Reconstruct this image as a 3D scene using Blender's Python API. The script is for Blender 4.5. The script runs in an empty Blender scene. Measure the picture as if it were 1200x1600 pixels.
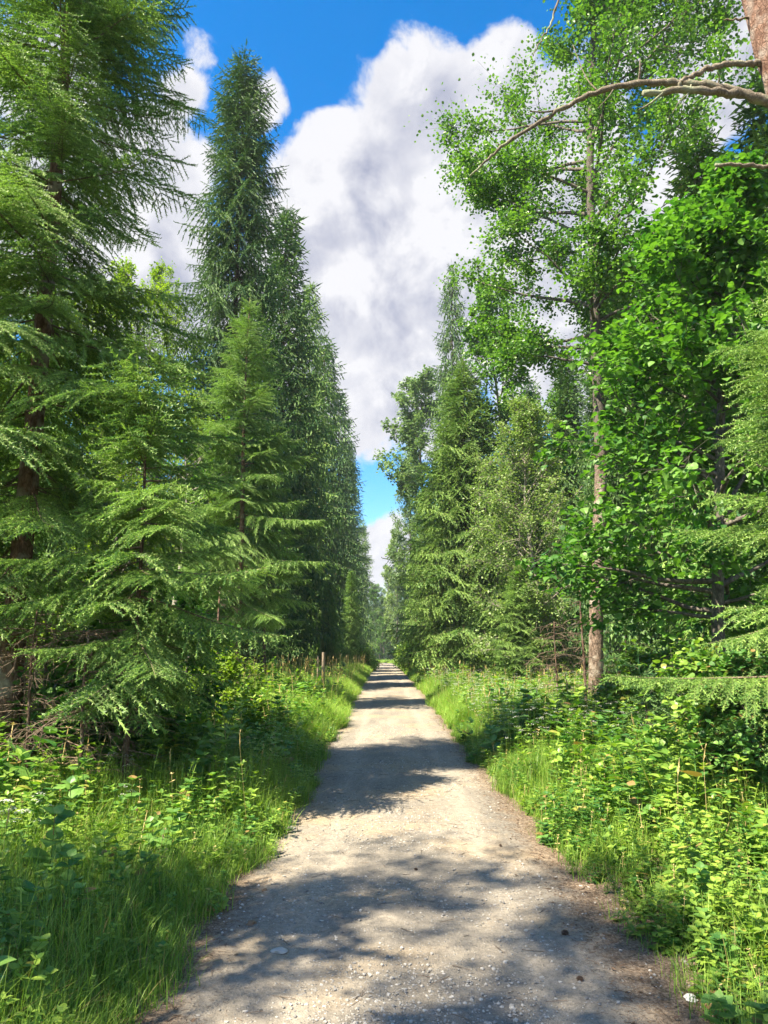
import bpy, math, random
import numpy as np
from mathutils import Vector

R = math.radians
SC = bpy.context.scene
COL = SC.collection

# ---------------------------------------------------------------- camera
CAM_H, PITCH = 1.65, R(10.06)
FOC = 1155.0                                   # focal length in pixels of a 1200x1600 frame
cam_d = bpy.data.cameras.new('camera')
cam_d.sensor_fit = 'VERTICAL'; cam_d.sensor_height = 36; cam_d.lens = 36 * FOC / 1600
cam_d.clip_start = 0.05; cam_d.clip_end = 2000
cam = bpy.data.objects.new('camera', cam_d); COL.objects.link(cam)
cam.location = (0, 0, CAM_H); cam.rotation_euler = (R(90) + PITCH, 0, 0)
SC.camera = cam

# ---------------------------------------------------------------- light
SUN_EL, SUN_AZ = R(53), R(-120)                 # azimuth from +Y, clockwise: the sun stands to the left
SUN_STRENGTH, SKY_STRENGTH, EXPOSURE = 5.0, 0.11, 1.82
sv = Vector((math.sin(SUN_AZ) * math.cos(SUN_EL), math.cos(SUN_AZ) * math.cos(SUN_EL), math.sin(SUN_EL)))
ld = bpy.data.lights.new('sun', 'SUN'); ld.energy = SUN_STRENGTH; ld.angle = R(0.5); ld.color = (1, 0.89, 0.68)
sun = bpy.data.objects.new('sun', ld); COL.objects.link(sun)
sun.rotation_euler = (-sv).to_track_quat('-Z', 'Y').to_euler(); sun.location = (-30, 0, 60)

SC.view_settings.view_transform = 'Standard'; SC.view_settings.look = 'None'
SC.view_settings.exposure = EXPOSURE; SC.view_settings.gamma = 1
SC.render.engine = 'CYCLES'
cy = SC.cycles
cy.max_bounces = 6; cy.diffuse_bounces = 3; cy.glossy_bounces = 2; cy.transmission_bounces = 4
cy.transparent_max_bounces = 4; cy.caustics_reflective = False; cy.caustics_refractive = False
cy.sample_clamp_indirect = 6


def pdir(px, py):
    """direction seen at a point of the 1200x1600 frame"""
    x, u = (px - 600) / FOC, (800 - py) / FOC
    v = Vector((x, math.cos(PITCH) - u * math.sin(PITCH), math.sin(PITCH) + u * math.cos(PITCH)))
    return v.normalized()


# world: physical sky plus a deck of fair-weather clouds laid out by direction
W = bpy.data.worlds.new('World'); SC.world = W; W.use_nodes = True
nt = W.node_tree; nt.nodes.clear()
N = lambda t: nt.nodes.new(t)
def L(a, b): nt.links.new(a, b)
def mth(op, a, b=None, c=None, clamp=False):
    n = N('ShaderNodeMath'); n.operation = op; n.use_clamp = clamp
    for i, v in enumerate((a, b, c)):
        if v is None: continue
        if isinstance(v, (int, float)): n.inputs[i].default_value = v
        else: L(v, n.inputs[i])
    return n.outputs[0]
tc = N('ShaderNodeTexCoord')
sky = N('ShaderNodeTexSky'); sky.sky_type = 'NISHITA'; sky.sun_disc = False
sky.sun_elevation = SUN_EL; sky.sun_rotation = SUN_AZ % (2 * math.pi)
sky.air_density = 1.0; sky.dust_density = 0.3; sky.ozone_density = 3.0
hs = N('ShaderNodeHueSaturation'); hs.inputs['Saturation'].default_value = 1.42; hs.inputs['Value'].default_value = .76
L(sky.outputs[0], hs.inputs['Color'])
nrm = N('ShaderNodeVectorMath'); nrm.operation = 'NORMALIZE'; L(tc.outputs['Generated'], nrm.inputs[0])
warp = N('ShaderNodeTexNoise'); warp.inputs['Scale'].default_value = 5; warp.inputs['Detail'].default_value = 3
L(nrm.outputs[0], warp.inputs['Vector'])
wv = N('ShaderNodeVectorMath'); wv.operation = 'MULTIPLY_ADD'
L(warp.outputs['Color'], wv.inputs[0]); wv.inputs[1].default_value = (.09, .09, .09); wv.inputs[2].default_value = (-.045, -.045, -.045)
pv = N('ShaderNodeVectorMath'); pv.operation = 'ADD'; L(nrm.outputs[0], pv.inputs[0]); L(wv.outputs[0], pv.inputs[1])
blobs = [  # px, py, radius px, weight
    (650, 215, 165, 1.0), (760, 120, 100, .8), (605, 135, 75, .75), (520, 215, 60, .7), (470, 300, 70, .6), (550, 330, 170, 1.0), (700, 420, 280, 1.0), (500, 480, 200, .9),
    (590, 590, 165, .95), (660, 640, 110, .8), (600, 868, 85, .8), (800, 300, 240, .9), (950, 480, 300, .9), (1120, 100, 160, .9),
    (1000, 60, 120, .6), (1100, 380, 160, .8), (415, 165, 62, .62), (275, 150, 62, .62), (300, 62, 60, .42), (235, 260, 130, .8), (250, 340, 130, .8),
    (60, 100, 130, .8), (130, 420, 200, .85), (240, 480, 150, .8), (90, 300, 150, .8), (-200, 300, 260, .8), (1500, 300, 320, .9), (1800, 700, 400, .8), (-700, 600, 400, .8)]
cov = None
for px, py, rad, w in blobs:
    c = pdir(px, py)
    d = N('ShaderNodeVectorMath'); d.operation = 'DISTANCE'; L(pv.outputs[0], d.inputs[0]); d.inputs[1].default_value = c
    rr = rad / FOC * c.dot(pdir(600, 800))
    mr = N('ShaderNodeMapRange'); mr.interpolation_type = 'SMOOTHSTEP'
    mr.inputs['From Min'].default_value = rr * 1.25; mr.inputs['From Max'].default_value = rr * .25
    mr.inputs['To Min'].default_value = 0; mr.inputs['To Max'].default_value = w
    L(d.outputs['Value'], mr.inputs['Value'])
    cov = mr.outputs[0] if cov is None else mth('MAXIMUM', cov, mr.outputs[0])
# loose scattered clouds over the rest of the sky
sc_n = N('ShaderNodeTexNoise'); sc_n.inputs['Scale'].default_value = 2.2; sc_n.inputs['Detail'].default_value = 2
L(nrm.outputs[0], sc_n.inputs['Vector'])
sep = N('ShaderNodeSeparateXYZ'); L(nrm.outputs[0], sep.inputs[0])
behind = mth('MULTIPLY', mth('SUBTRACT', .35, sep.outputs['Y'], clamp=True), 1.6, clamp=True)
cov = mth('MAXIMUM', cov, mth('MULTIPLY', behind, mth('MULTIPLY', mth('SUBTRACT', sc_n.outputs[0], .42), 4, clamp=True)))
n1 = N('ShaderNodeTexNoise'); n1.inputs['Scale'].default_value = 12; n1.inputs['Detail'].default_value = 12; n1.inputs['Roughness'].default_value = .62
L(pv.outputs[0], n1.inputs['Vector'])
dens = mth('ADD', cov, mth('MULTIPLY', mth('SUBTRACT', n1.outputs[0], .5), 1.5))
mask = N('ShaderNodeMapRange'); mask.interpolation_type = 'SMOOTHSTEP'
mask.inputs['From Min'].default_value = .30; mask.inputs['From Max'].default_value = .60; L(dens, mask.inputs['Value'])
n2 = N('ShaderNodeTexNoise'); n2.inputs['Scale'].default_value = 5.5; n2.inputs['Detail'].default_value = 7; n2.inputs['Roughness'].default_value = .58
off = N('ShaderNodeVectorMath'); off.operation = 'ADD'; L(pv.outputs[0], off.inputs[0]); off.inputs[1].default_value = (3.1, 1.7, .4)
L(off.outputs[0], n2.inputs['Vector'])
thick = N('ShaderNodeMapRange'); thick.inputs['From Min'].default_value = .40; thick.inputs['From Max'].default_value = .95; L(dens, thick.inputs['Value'])
o3 = N('ShaderNodeVectorMath'); o3.operation = 'ADD'; L(pv.outputs[0], o3.inputs[0]); o3.inputs[1].default_value = (-.028, -.01, .03)
n3 = N('ShaderNodeTexNoise'); n3.inputs['Scale'].default_value = 12; n3.inputs['Detail'].default_value = 6; n3.inputs['Roughness'].default_value = .55; L(o3.outputs[0], n3.inputs['Vector'])
n4 = N('ShaderNodeTexNoise'); n4.inputs['Scale'].default_value = 12; n4.inputs['Detail'].default_value = 6; n4.inputs['Roughness'].default_value = .55; L(pv.outputs[0], n4.inputs['Vector'])
relief = mth('MULTIPLY', mth('SUBTRACT', n3.outputs[0], n4.outputs[0]), 3.2)          # denser towards the sun: shaded
shade = mth('MULTIPLY', thick.outputs[0], mth('ADD', mth('MULTIPLY', mth('SUBTRACT', n2.outputs[0], .36), 2.6), relief), clamp=True)
cc = N('ShaderNodeMix'); cc.data_type = 'RGBA'
cc.inputs[6].default_value = (2.45, 2.45, 2.55, 1); cc.inputs[7].default_value = (1.12, 1.2, 1.58, 1)
L(shade, cc.inputs[0])
mx = N('ShaderNodeMix'); mx.data_type = 'RGBA'
L(mask.outputs[0], mx.inputs[0]); L(hs.outputs[0], mx.inputs[6]); L(cc.outputs[2], mx.inputs[7])
bg = N('ShaderNodeBackground'); bg.inputs['Strength'].default_value = SKY_STRENGTH; L(mx.outputs[2], bg.inputs['Color'])
wo = N('ShaderNodeOutputWorld'); L(bg.outputs[0], wo.inputs[0])
W.cycles.sampling_method = 'MANUAL'; W.cycles.sample_map_resolution = 512

# ---------------------------------------------------------------- terrain functions
ROAD_W = 1.24                                   # half width, needle-strewn margin included
def road_x(y):
    y = np.asarray(y, float)
    return 0.17 - 0.0042 * np.clip(y - 112, 0, None) ** 2
def sstep(a, b, x):
    t = np.clip((x - a) / (b - a), 0, 1); return t * t * (3 - 2 * t)
def gz(x, y):
    x = np.asarray(x, float); y = np.asarray(y, float)
    drop = -1.8 * (np.clip((y - 28) / 105, 0, 3)) ** 1.4
    ax = np.abs(x - road_x(y))
    z = drop - 0.03 * sstep(.7, 1.35, ax) + .05 * sstep(1.3, 2.0, ax) + .12 * sstep(2.5, 5, ax)
    b = sstep(1.6, 5, ax)
    z = z + b * (.07 * np.sin(x * 1.3 + y * .7) + .05 * np.sin(x * .6 - y * 1.9 + 2) + .12 * np.sin(x * .21 + 1) * np.sin(y * .17))
    z = z + .012 * np.sin(y * .9 + 1) * np.sin(x * 2.2) - .012 * np.exp(-((ax - .62) / .2) ** 2)
    return z
def ground_pt(px, Y):
    z = 0.0
    for _ in range(4):
        dep = Y * math.cos(PITCH) + (z - CAM_H) * math.sin(PITCH)
        X = (px - 600) / FOC * dep
        z = float(gz(X, Y))
    return X, z
def top_z(py, Y):
    a = PITCH + math.atan((800 - py) / FOC)
    return CAM_H + Y * math.tan(a)

# ---------------------------------------------------------------- mesh helpers
class Geo:
    def __init__(s): s.V = []; s.F = []; s.n = 0; s.M = []
    def add(s, V, F, mat=0):
        if len(V) == 0: return
        s.V.append(np.asarray(V, np.float32).reshape(-1, 3)); s.F.append(np.asarray(F, np.int64).reshape(-1, 3) + s.n)
        s.M.append(np.full(len(s.F[-1]), mat, np.int32)); s.n += len(s.V[-1])
    def arrays(s):
        if not s.V: return np.zeros((0, 3), np.float32), np.zeros((0, 3), np.int64)
        return np.concatenate(s.V), np.concatenate(s.F)
    def mesh(s, name, mats, smooth=False):
        V, F = s.arrays(); me = bpy.data.meshes.new(name)
        me.vertices.add(len(V)); me.vertices.foreach_set('co', V.ravel())
        me.loops.add(F.size); me.loops.foreach_set('vertex_index', F.ravel().astype(np.int32))
        me.polygons.add(len(F)); me.polygons.foreach_set('loop_start', (np.arange(len(F)) * 3).astype(np.int32))
        if not isinstance(mats, (list, tuple)): mats = [mats]
        for m in mats: me.materials.append(m)
        if len(mats) > 1: me.polygons.foreach_set('material_index', np.concatenate(s.M))
        me.polygons.foreach_set('use_smooth', np.full(len(F), smooth))
        me.update(calc_edges=True)
        return me
    def obj(s, name, mats, parent=None, smooth=False):
        o = bpy.data.objects.new(name, s.mesh(name, mats, smooth)); COL.objects.link(o); o.parent = parent
        return o

def inst(TV, TF, M, T):
    """copies of a template under matrices M (n,3,3) and offsets T (n,3)"""
    n, k = len(T), len(TV)
    V = np.einsum('nij,kj->nki', M, TV) + T[:, None, :]
    F = TF[None] + (np.arange(n) * k)[:, None, None]
    return V.reshape(-1, 3), F.reshape(-1, 3)
def unit(v):
    return v / np.maximum(np.linalg.norm(v, axis=-1, keepdims=True), 1e-9)
def frames(D, roll=None, ref=(0, 0, 1)):
    """matrices with x along D, z as near ref as possible, then rolled"""
    D = unit(D); r = np.broadcast_to(np.asarray(ref, float), D.shape).copy()
    bad = np.abs((D * r).sum(-1)) > .98; r[bad] = (1, 0, 0)
    Y = unit(np.cross(r, D)); Z = np.cross(D, Y)
    if roll is not None:
        c, s_ = np.cos(roll)[:, None], np.sin(roll)[:, None]
        Y, Z = Y * c + Z * s_, Z * c - Y * s_
    return np.stack([D, Y, Z], -1)
def scl(M, sx, sy, sz):
    return M * np.stack(np.broadcast_arrays(sx, sy, sz, np.zeros(len(M)))[:3], -1)[:, None, :]
# tapered three-sided stick along +x, unit length and radius
_a = np.array([0, 2.094, 4.189])
STICK_V = np.concatenate([np.stack([0 * _a, np.cos(_a), np.sin(_a)], -1), np.stack([0 * _a + 1, .6 * np.cos(_a), .6 * np.sin(_a)], -1)])
STICK_F = np.array([[0, 1, 4], [0, 4, 3], [1, 2, 5], [1, 5, 4], [2, 0, 3], [2, 3, 5]])
def sticks(A, B, r):
    A = np.asarray(A, float); B = np.asarray(B, float); D = B - A
    ln = np.linalg.norm(D, axis=-1); r = np.broadcast_to(r, ln.shape)
    return inst(STICK_V, STICK_F, scl(frames(D), ln, r, r), A)
def tube(P, rad, n=8, cap=True, rough=0., rng=None):
    P = np.asarray(P, float); rad = np.broadcast_to(np.asarray(rad, float), (len(P),))
    D = np.gradient(P, axis=0); Fm = frames(D, ref=(0.02, 1, 0.01))
    a = np.linspace(0, 2 * np.pi, n, endpoint=False)
    ring = np.stack([np.cos(a), np.sin(a)], -1)
    rr = rad[:, None] * (1 + (rough * rng.standard_normal((len(P), n)) if rng is not None else 0))
    V = P[:, None] + (Fm[:, None, :, 1] * ring[None, :, :1] + Fm[:, None, :, 2] * ring[None, :, 1:]) * rr[..., None]
    V = V.reshape(-1, 3); F = []
    for i in range(len(P) - 1):
        for j in range(n):
            b, c = i * n + j, i * n + (j + 1) % n
            F += [[b, c, c + n], [b, c + n, b + n]]
    if cap:
        V = np.concatenate([V, P[-1:], P[:1]]); t = len(V) - 2; e = (len(P) - 1) * n
        for j in range(n):
            F += [[e + j, e + (j + 1) % n, t], [(j + 1) % n, j, t + 1]]
    return V, np.array(F)
def bend(P, k=3):
    """subdivide a polyline smoothly (Catmull-Rom)"""
    P = np.asarray(P, float); Q = np.concatenate([[2 * P[0] - P[1]], P, [2 * P[-1] - P[-2]]]); out = []
    for i in range(1, len(Q) - 2):
        for t in np.linspace(0, 1, k, endpoint=False):
            a, b, c, d = Q[i - 1:i + 3]
            out.append(.5 * ((2 * b) + (c - a) * t + (2 * a - 5 * b + 4 * c - d) * t * t + (3 * b - a - 3 * c + d) * t ** 3))
    out.append(P[-1]); return np.array(out)
def rotz(a):
    c, s_ = np.cos(a), np.sin(a); z = np.zeros_like(c)
    return np.stack([np.stack([c, -s_, z], -1), np.stack([s_, c, z], -1), np.stack([z, z, z + 1], -1)], -2)

# ---------------------------------------------------------------- materials
def newmat(name):
    m = bpy.data.materials.new(name); m.use_nodes = True; t = m.node_tree; t.nodes.clear(); return m, t
def leafmat(name, a, b, trans, tw=.4, rough=.45, spec=.4, dry=None, dryp=.0):
    m, t = newmat(name); n = t.nodes; l = t.links
    ge = n.new('ShaderNodeNewGeometry'); tc = n.new('ShaderNodeTexCoord')
    no = n.new('ShaderNodeTexNoise'); no.inputs['Scale'].default_value = 1.1; no.inputs['Detail'].default_value = 2
    l.new(tc.outputs['Object'], no.inputs['Vector'])
    md = n.new('ShaderNodeMath'); md.operation = 'MULTIPLY_ADD'; md.inputs[1].default_value = 1.6; md.inputs[2].default_value = -.3 - .5
    l.new(no.outputs[0], md.inputs[0])
    ad = n.new('ShaderNodeMath'); ad.use_clamp = True; l.new(md.outputs[0], ad.inputs[0]); l.new(ge.outputs['Random Per Island'], ad.inputs[1])
    mixc = n.new('ShaderNodeMix'); mixc.data_type = 'RGBA'; mixc.inputs[6].default_value = (*a, 1); mixc.inputs[7].default_value = (*b, 1)
    l.new(ad.outputs[0], mixc.inputs[0]); out_c = mixc.outputs[2]
    if dry:
        wn = n.new('ShaderNodeMath'); wn.operation = 'MULTIPLY'; wn.inputs[1].default_value = 37.77; l.new(ge.outputs['Random Per Island'], wn.inputs[0])
        fr = n.new('ShaderNodeMath'); fr.operation = 'FRACT'; l.new(wn.outputs[0], fr.inputs[0])
        gt = n.new('ShaderNodeMath'); gt.operation = 'LESS_THAN'; gt.inputs[1].default_value = dryp; l.new(fr.outputs[0], gt.inputs[0])
        m2 = n.new('ShaderNodeMix'); m2.data_type = 'RGBA'; l.new(gt.outputs[0], m2.inputs[0]); l.new(out_c, m2.inputs[6]); m2.inputs[7].default_value = (*dry, 1)
        out_c = m2.outputs[2]
    p = n.new('ShaderNodeBsdfPrincipled'); p.inputs['Roughness'].default_value = rough; p.inputs['Specular IOR Level'].default_value = spec
    l.new(out_c, p.inputs['Base Color'])
    tr = n.new('ShaderNodeBsdfTranslucent'); tm = n.new('ShaderNodeMix'); tm.data_type = 'RGBA'; tm.blend_type = 'MULTIPLY'; tm.inputs[0].default_value = 1
    l.new(out_c, tm.inputs[6]); tm.inputs[7].default_value = (*trans, 1); l.new(tm.outputs[2], tr.inputs['Color'])
    ms = n.new('ShaderNodeMixShader'); ms.inputs[0].default_value = tw; l.new(p.outputs[0], ms.inputs[1]); l.new(tr.outputs[0], ms.inputs[2])
    o = n.new('ShaderNodeOutputMaterial'); l.new(ms.outputs[0], o.inputs[0]); return m
def barkmat(name, dark, light, scale=14, zs=.35, bump=.6, rough=.9, lichen=None, upper=None):
    m, t = newmat(name); n = t.nodes; l = t.links
    tc = n.new('ShaderNodeTexCoord'); mp = n.new('ShaderNodeMapping'); mp.inputs['Scale'].default_value = (1, 1, zs); l.new(tc.outputs['Object'], mp.inputs[0])
    no = n.new('ShaderNodeTexNoise'); no.inputs['Scale'].default_value = scale; no.inputs['Detail'].default_value = 8; no.inputs['Roughness'].default_value = .7; l.new(mp.outputs[0], no.inputs['Vector'])
    vo = n.new('ShaderNodeTexVoronoi'); vo.feature = 'DISTANCE_TO_EDGE'; vo.inputs['Scale'].default_value = scale * 1.4; l.new(mp.outputs[0], vo.inputs['Vector'])
    vr = n.new('ShaderNodeMapRange'); vr.inputs['From Max'].default_value = .12; l.new(vo.outputs['Distance'], vr.inputs[0])
    rp = n.new('ShaderNodeMapRange'); rp.inputs['From Min'].default_value = .35; rp.inputs['From Max'].default_value = .68; l.new(no.outputs[0], rp.inputs[0])
    mu = n.new('ShaderNodeMath'); mu.operation = 'MULTIPLY'; l.new(rp.outputs[0], mu.inputs[0])
    vm = n.new('ShaderNodeMapRange'); vm.inputs['To Min'].default_value = .35; l.new(vr.outputs[0], vm.inputs[0]); l.new(vm.outputs[0], mu.inputs[1])
    mc = n.new('ShaderNodeMix'); mc.data_type = 'RGBA'; mc.inputs[6].default_value = (*dark, 1); mc.inputs[7].default_value = (*light, 1); l.new(mu.outputs[0], mc.inputs[0])
    c = mc.outputs[2]
    if lichen:
        n3 = n.new('ShaderNodeTexNoise'); n3.inputs['Scale'].default_value = 5; n3.inputs['Detail'].default_value = 6; l.new(tc.outputs['Object'], n3.inputs['Vector'])
        r3 = n.new('ShaderNodeMapRange'); r3.inputs['From Min'].default_value = .52; r3.inputs['From Max'].default_value = .66; l.new(n3.outputs[0], r3.inputs[0])
        m3 = n.new('ShaderNodeMix'); m3.data_type = 'RGBA'; l.new(r3.outputs[0], m3.inputs[0]); l.new(c, m3.inputs[6]); m3.inputs[7].default_value = (*lichen, 1); c = m3.outputs[2]
    if upper:                                  # old scaly bark low down, smooth grey bark above
        sx = n.new('ShaderNodeSeparateXYZ'); l.new(tc.outputs['Object'], sx.inputs[0])
        ru = n.new('ShaderNodeMapRange'); ru.inputs['From Min'].default_value = 4.6; ru.inputs['From Max'].default_value = 6.6; l.new(sx.outputs[2], ru.inputs[0])
        mu2 = n.new('ShaderNodeMix'); mu2.data_type = 'RGBA'; mu2.blend_type = 'MIX'; l.new(ru.outputs[0], mu2.inputs[0]); l.new(c, mu2.inputs[6])
        mu3 = n.new('ShaderNodeMix'); mu3.data_type = 'RGBA'; l.new(no.outputs[0], mu3.inputs[0]); mu3.inputs[6].default_value = (*[v * .5 for v in upper], 1); mu3.inputs[7].default_value = (*[v * 1.5 for v in upper], 1); l.new(mu3.outputs[2], mu2.inputs[7]); c = mu2.outputs[2]
    p = n.new('ShaderNodeBsdfPrincipled'); p.inputs['Roughness'].default_value = rough; p.inputs['Specular IOR Level'].default_value = .2; l.new(c, p.inputs['Base Color'])
    b = n.new('ShaderNodeBump'); b.inputs['Strength'].default_value = bump; b.inputs['Distance'].default_value = .02; l.new(mu.outputs[0], b.inputs['Height']); l.new(b.outputs[0], p.inputs['Normal'])
    o = n.new('ShaderNodeOutputMaterial'); l.new(p.outputs[0], o.inputs[0]); return m

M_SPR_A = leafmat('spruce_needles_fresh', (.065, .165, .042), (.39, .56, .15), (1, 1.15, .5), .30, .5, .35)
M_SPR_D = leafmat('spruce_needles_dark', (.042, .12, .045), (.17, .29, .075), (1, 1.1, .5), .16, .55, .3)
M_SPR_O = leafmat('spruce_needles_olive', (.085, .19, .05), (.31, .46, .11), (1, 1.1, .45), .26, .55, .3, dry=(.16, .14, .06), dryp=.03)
M_ASPEN = leafmat('aspen_leaves', (.055, .155, .03), (.18, .33, .06), (1, 1.15, .35), .42, .38, .5)
M_MAPLE = leafmat('broad_leaves_deep', (.04, .135, .028), (.16, .32, .055), (1, 1.2, .35), .42, .45, .35)
M_BIRCH = leafmat('birch_leaves_pale', (.12, .22, .065), (.30, .41, .12), (1, 1.1, .5), .42, .4, .5)
M_PALE = leafmat('grey_green_leaves', (.11, .20, .08), (.22, .33, .13), (1, 1.05, .6), .35, .45, .4)
M_YELLOW = leafmat('sun_tinted_forest_leaves', (.14, .25, .03), (.30, .42, .05), (1, 1.1, .3), .5, .4, .4)  # the yellow-green glow of backlit leaves is put into the colour
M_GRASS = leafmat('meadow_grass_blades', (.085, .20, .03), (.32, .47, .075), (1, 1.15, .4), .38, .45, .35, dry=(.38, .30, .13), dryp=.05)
M_GRASSL = leafmat('sun_tinted_grass_blades', (.19, .35, .05), (.36, .54, .10), (1, 1.1, .4), .4, .5, .3, dry=(.42, .34, .15), dryp=.08)  # brighter copy of the grass, with the verge's sunlight put into its colour
M_HERB = leafmat('herb_leaves', (.065, .18, .028), (.32, .46, .075), (1, 1.15, .35), .4, .4, .45, dry=(.36, .36, .08), dryp=.03)
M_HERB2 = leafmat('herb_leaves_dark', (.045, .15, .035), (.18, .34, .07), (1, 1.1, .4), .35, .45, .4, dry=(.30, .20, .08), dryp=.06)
M_STRAW = leafmat('dry_straw', (.48, .37, .16), (.66, .53, .26), (1, 1, .7), .25, .7, .2)
M_PETAL = leafmat('white_petals', (.70, .72, .66), (.82, .82, .78), (1, 1, 1), .3, .6, .2)
M_BARK_SP = barkmat('spruce_bark', (.045, .03, .022), (.21, .14, .10), 20, .4)
M_BARK_RED = barkmat('reddish_spruce_bark', (.07, .04, .028), (.29, .18, .13), 18, .4, lichen=(.30, .27, .22))
M_BARK_AS = barkmat('scaly_trunk_bark', (.06, .042, .032), (.40, .29, .22), 16, .55, .9, lichen=(.36, .31, .26), upper=(.12, .105, .09))
M_BARK_UP = barkmat('grey_upper_bark', (.05, .045, .04), (.24, .21, .18), 12, .5, .5)
M_BARK_PINE = barkmat('pine_bark', (.10, .05, .035), (.44, .27, .20), 22, .5, .9, lichen=(.36, .30, .26))
M_DEAD = barkmat('dead_branch_bark', (.10, .08, .06), (.33, .28, .22), 30, .6, .5, lichen=(.28, .30, .20))
M_TWIG = barkmat('dry_twigs', (.10, .07, .05), (.26, .20, .15), 30, 1, .3)
M_PALEBARK = barkmat('pale_stump_bark', (.2, .17, .14), (.5, .46, .42), 14, .4, .5)

def groundmat():
    m, t = newmat('forest_soil'); n = t.nodes; l = t.links
    tc = n.new('ShaderNodeTexCoord')
    no = n.new('ShaderNodeTexNoise'); no.inputs['Scale'].default_value = 1.3; no.inputs['Detail'].default_value = 8; l.new(tc.outputs['Object'], no.inputs['Vector'])
    rp = n.new('ShaderNodeValToRGB'); e = rp.color_ramp.elements
    e[0].position = .35; e[0].color = (.045, .032, .02, 1); e[1].position = .62; e[1].color = (.075, .10, .03, 1)
    x = e.new(.5); x.color = (.10, .075, .04, 1); l.new(no.outputs[0], rp.inputs[0])
    n2 = n.new('ShaderNodeTexNoise'); n2.inputs['Scale'].default_value = 40; n2.inputs['Detail'].default_value = 5; l.new(tc.outputs['Object'], n2.inputs['Vector'])
    mu = n.new('ShaderNodeMix'); mu.data_type = 'RGBA'; mu.blend_type = 'OVERLAY'; mu.inputs[0].default_value = .7; l.new(rp.outputs[0], mu.inputs[6]); l.new(n2.outputs[0], mu.inputs[7])
    p = n.new('ShaderNodeBsdfPrincipled'); p.inputs['Roughness'].default_value = .95; l.new(mu.outputs[2], p.inputs['Base Color'])
    b = n.new('ShaderNodeBump'); b.inputs['Distance'].default_value = .03; l.new(n2.outputs[0], b.inputs['Height']); l.new(b.outputs[0], p.inputs['Normal'])
    o = n.new('ShaderNodeOutputMaterial'); l.new(p.outputs[0], o.inputs[0]); return m
def roadmat():
    m, t = newmat('compacted_gravel'); n = t.nodes; l = t.links
    tc = n.new('ShaderNodeTexCoord'); P = tc.outputs['Object']
    def noise(s, d=6, r=.6, vec=P):
        q = n.new('ShaderNodeTexNoise'); q.inputs['Scale'].default_value = s; q.inputs['Detail'].default_value = d; q.inputs['Roughness'].default_value = r; l.new(vec, q.inputs['Vector']); return q.outputs[0]
    def rng_(v, a, b, c=0., d=1., sm=False):
        q = n.new('ShaderNodeMapRange'); q.inputs['From Min'].default_value = a; q.inputs['From Max'].default_value = b; q.inputs['To Min'].default_value = c; q.inputs['To Max'].default_value = d
        if sm: q.interpolation_type = 'SMOOTHSTEP'
        l.new(v, q.inputs[0]); return q.outputs[0]
    def mt(op, a, b):
        q = n.new('ShaderNodeMath'); q.operation = op
        for i, v in enumerate((a, b)):
            if isinstance(v, (int, float)): q.inputs[i].default_value = v
            else: l.new(v, q.inputs[i])
        return q.outputs[0]
    def mix(f, a, b, bt='MIX'):
        q = n.new('ShaderNodeMix'); q.data_type = 'RGBA'; q.blend_type = bt
        for i, v in ((0, f), (6, a), (7, b)):
            if isinstance(v, float): q.inputs[i].default_value = v
            elif isinstance(v, tuple): q.inputs[i].default_value = (*v, 1)
            else: l.new(v, q.inputs[i])
        return q.outputs[2]
    at = n.new('ShaderNodeAttribute'); at.attribute_name = 'across'; ac = at.outputs['Fac']   # signed metres from the road's middle
    ax = mt('ABSOLUTE', ac, 0.)
    mp = n.new('ShaderNodeMapping'); mp.inputs['Scale'].default_value = (1, .22, 1); l.new(P, mp.inputs[0])
    base = mix(rng_(noise(2.2, 7, .6, mp.outputs[0]), .36, .64), (.20, .18, .155), (.315, .275, .225))
    base = mix(rng_(noise(.9, 5), .5, .66), base, (.335, .265, .185))
    tr = mt('ADD', mt('ABSOLUTE', mt('SUBTRACT', ax, .60), 0.), mt('MULTIPLY', noise(1.4, 4), .3))
    base = mix(rng_(tr, .30, .12, 0, .75), base, (.345, .303, .25))
    # needle litter along both margins
    lit = rng_(mt('ADD', ax, mt('MULTIPLY', mt('SUBTRACT', noise(3.2, 8, .65), .5), .75)), .98, 1.22, sm=True)
    # (the right margin carries the broader strip)
    litr = rng_(mt('ADD', ac, mt('MULTIPLY', mt('SUBTRACT', noise(2.6, 8, .65), .5), .7)), .90, 1.15, 0, .85, sm=True)
    litc = mix(rng_(noise(60, 5), .4, .6), (.12, .085, .06), (.30, .225, .16))
    base = mix(mt('MAXIMUM', lit, litr), base, litc)
    # stones
    vo = n.new('ShaderNodeTexVoronoi'); vo.inputs['Scale'].default_value = 55; l.new(P, vo.inputs['Vector'])
    vo2 = n.new('ShaderNodeTexVoronoi'); vo2.inputs['Scale'].default_value = 130; l.new(P, vo2.inputs['Vector'])
    sp = n.new('ShaderNodeSeparateColor'); l.new(vo.outputs['Color'], sp.inputs[0])
    stone = mt('MULTIPLY', rng_(vo.outputs['Distance'], .42, .30), rng_(sp.outputs[0], .62, .66))
    sc_ = mix(rng_(sp.outputs[1], 0, 1), (.12, .12, .125), (.55, .53, .50))
    base = mix(mt('MULTIPLY', stone, mt('MULTIPLY', rng_(noise(1.7, 4), .42, .6, .15, .8), rng_(ax, 1.25, .9))), base, sc_)
    fine = noise(170, 4, .7)
    base = mix(.75, base, rng_(fine, .2, .8, .1, .9), 'OVERLAY')
    base = mix(.35, base, rng_(noise(28, 6, .7), .3, .7, .1, .9), 'OVERLAY')
    p = n.new('ShaderNodeBsdfPrincipled'); p.inputs['Roughness'].default_value = .9; p.inputs['Specular IOR Level'].default_value = .25; l.new(base, p.inputs['Base Color'])
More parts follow.
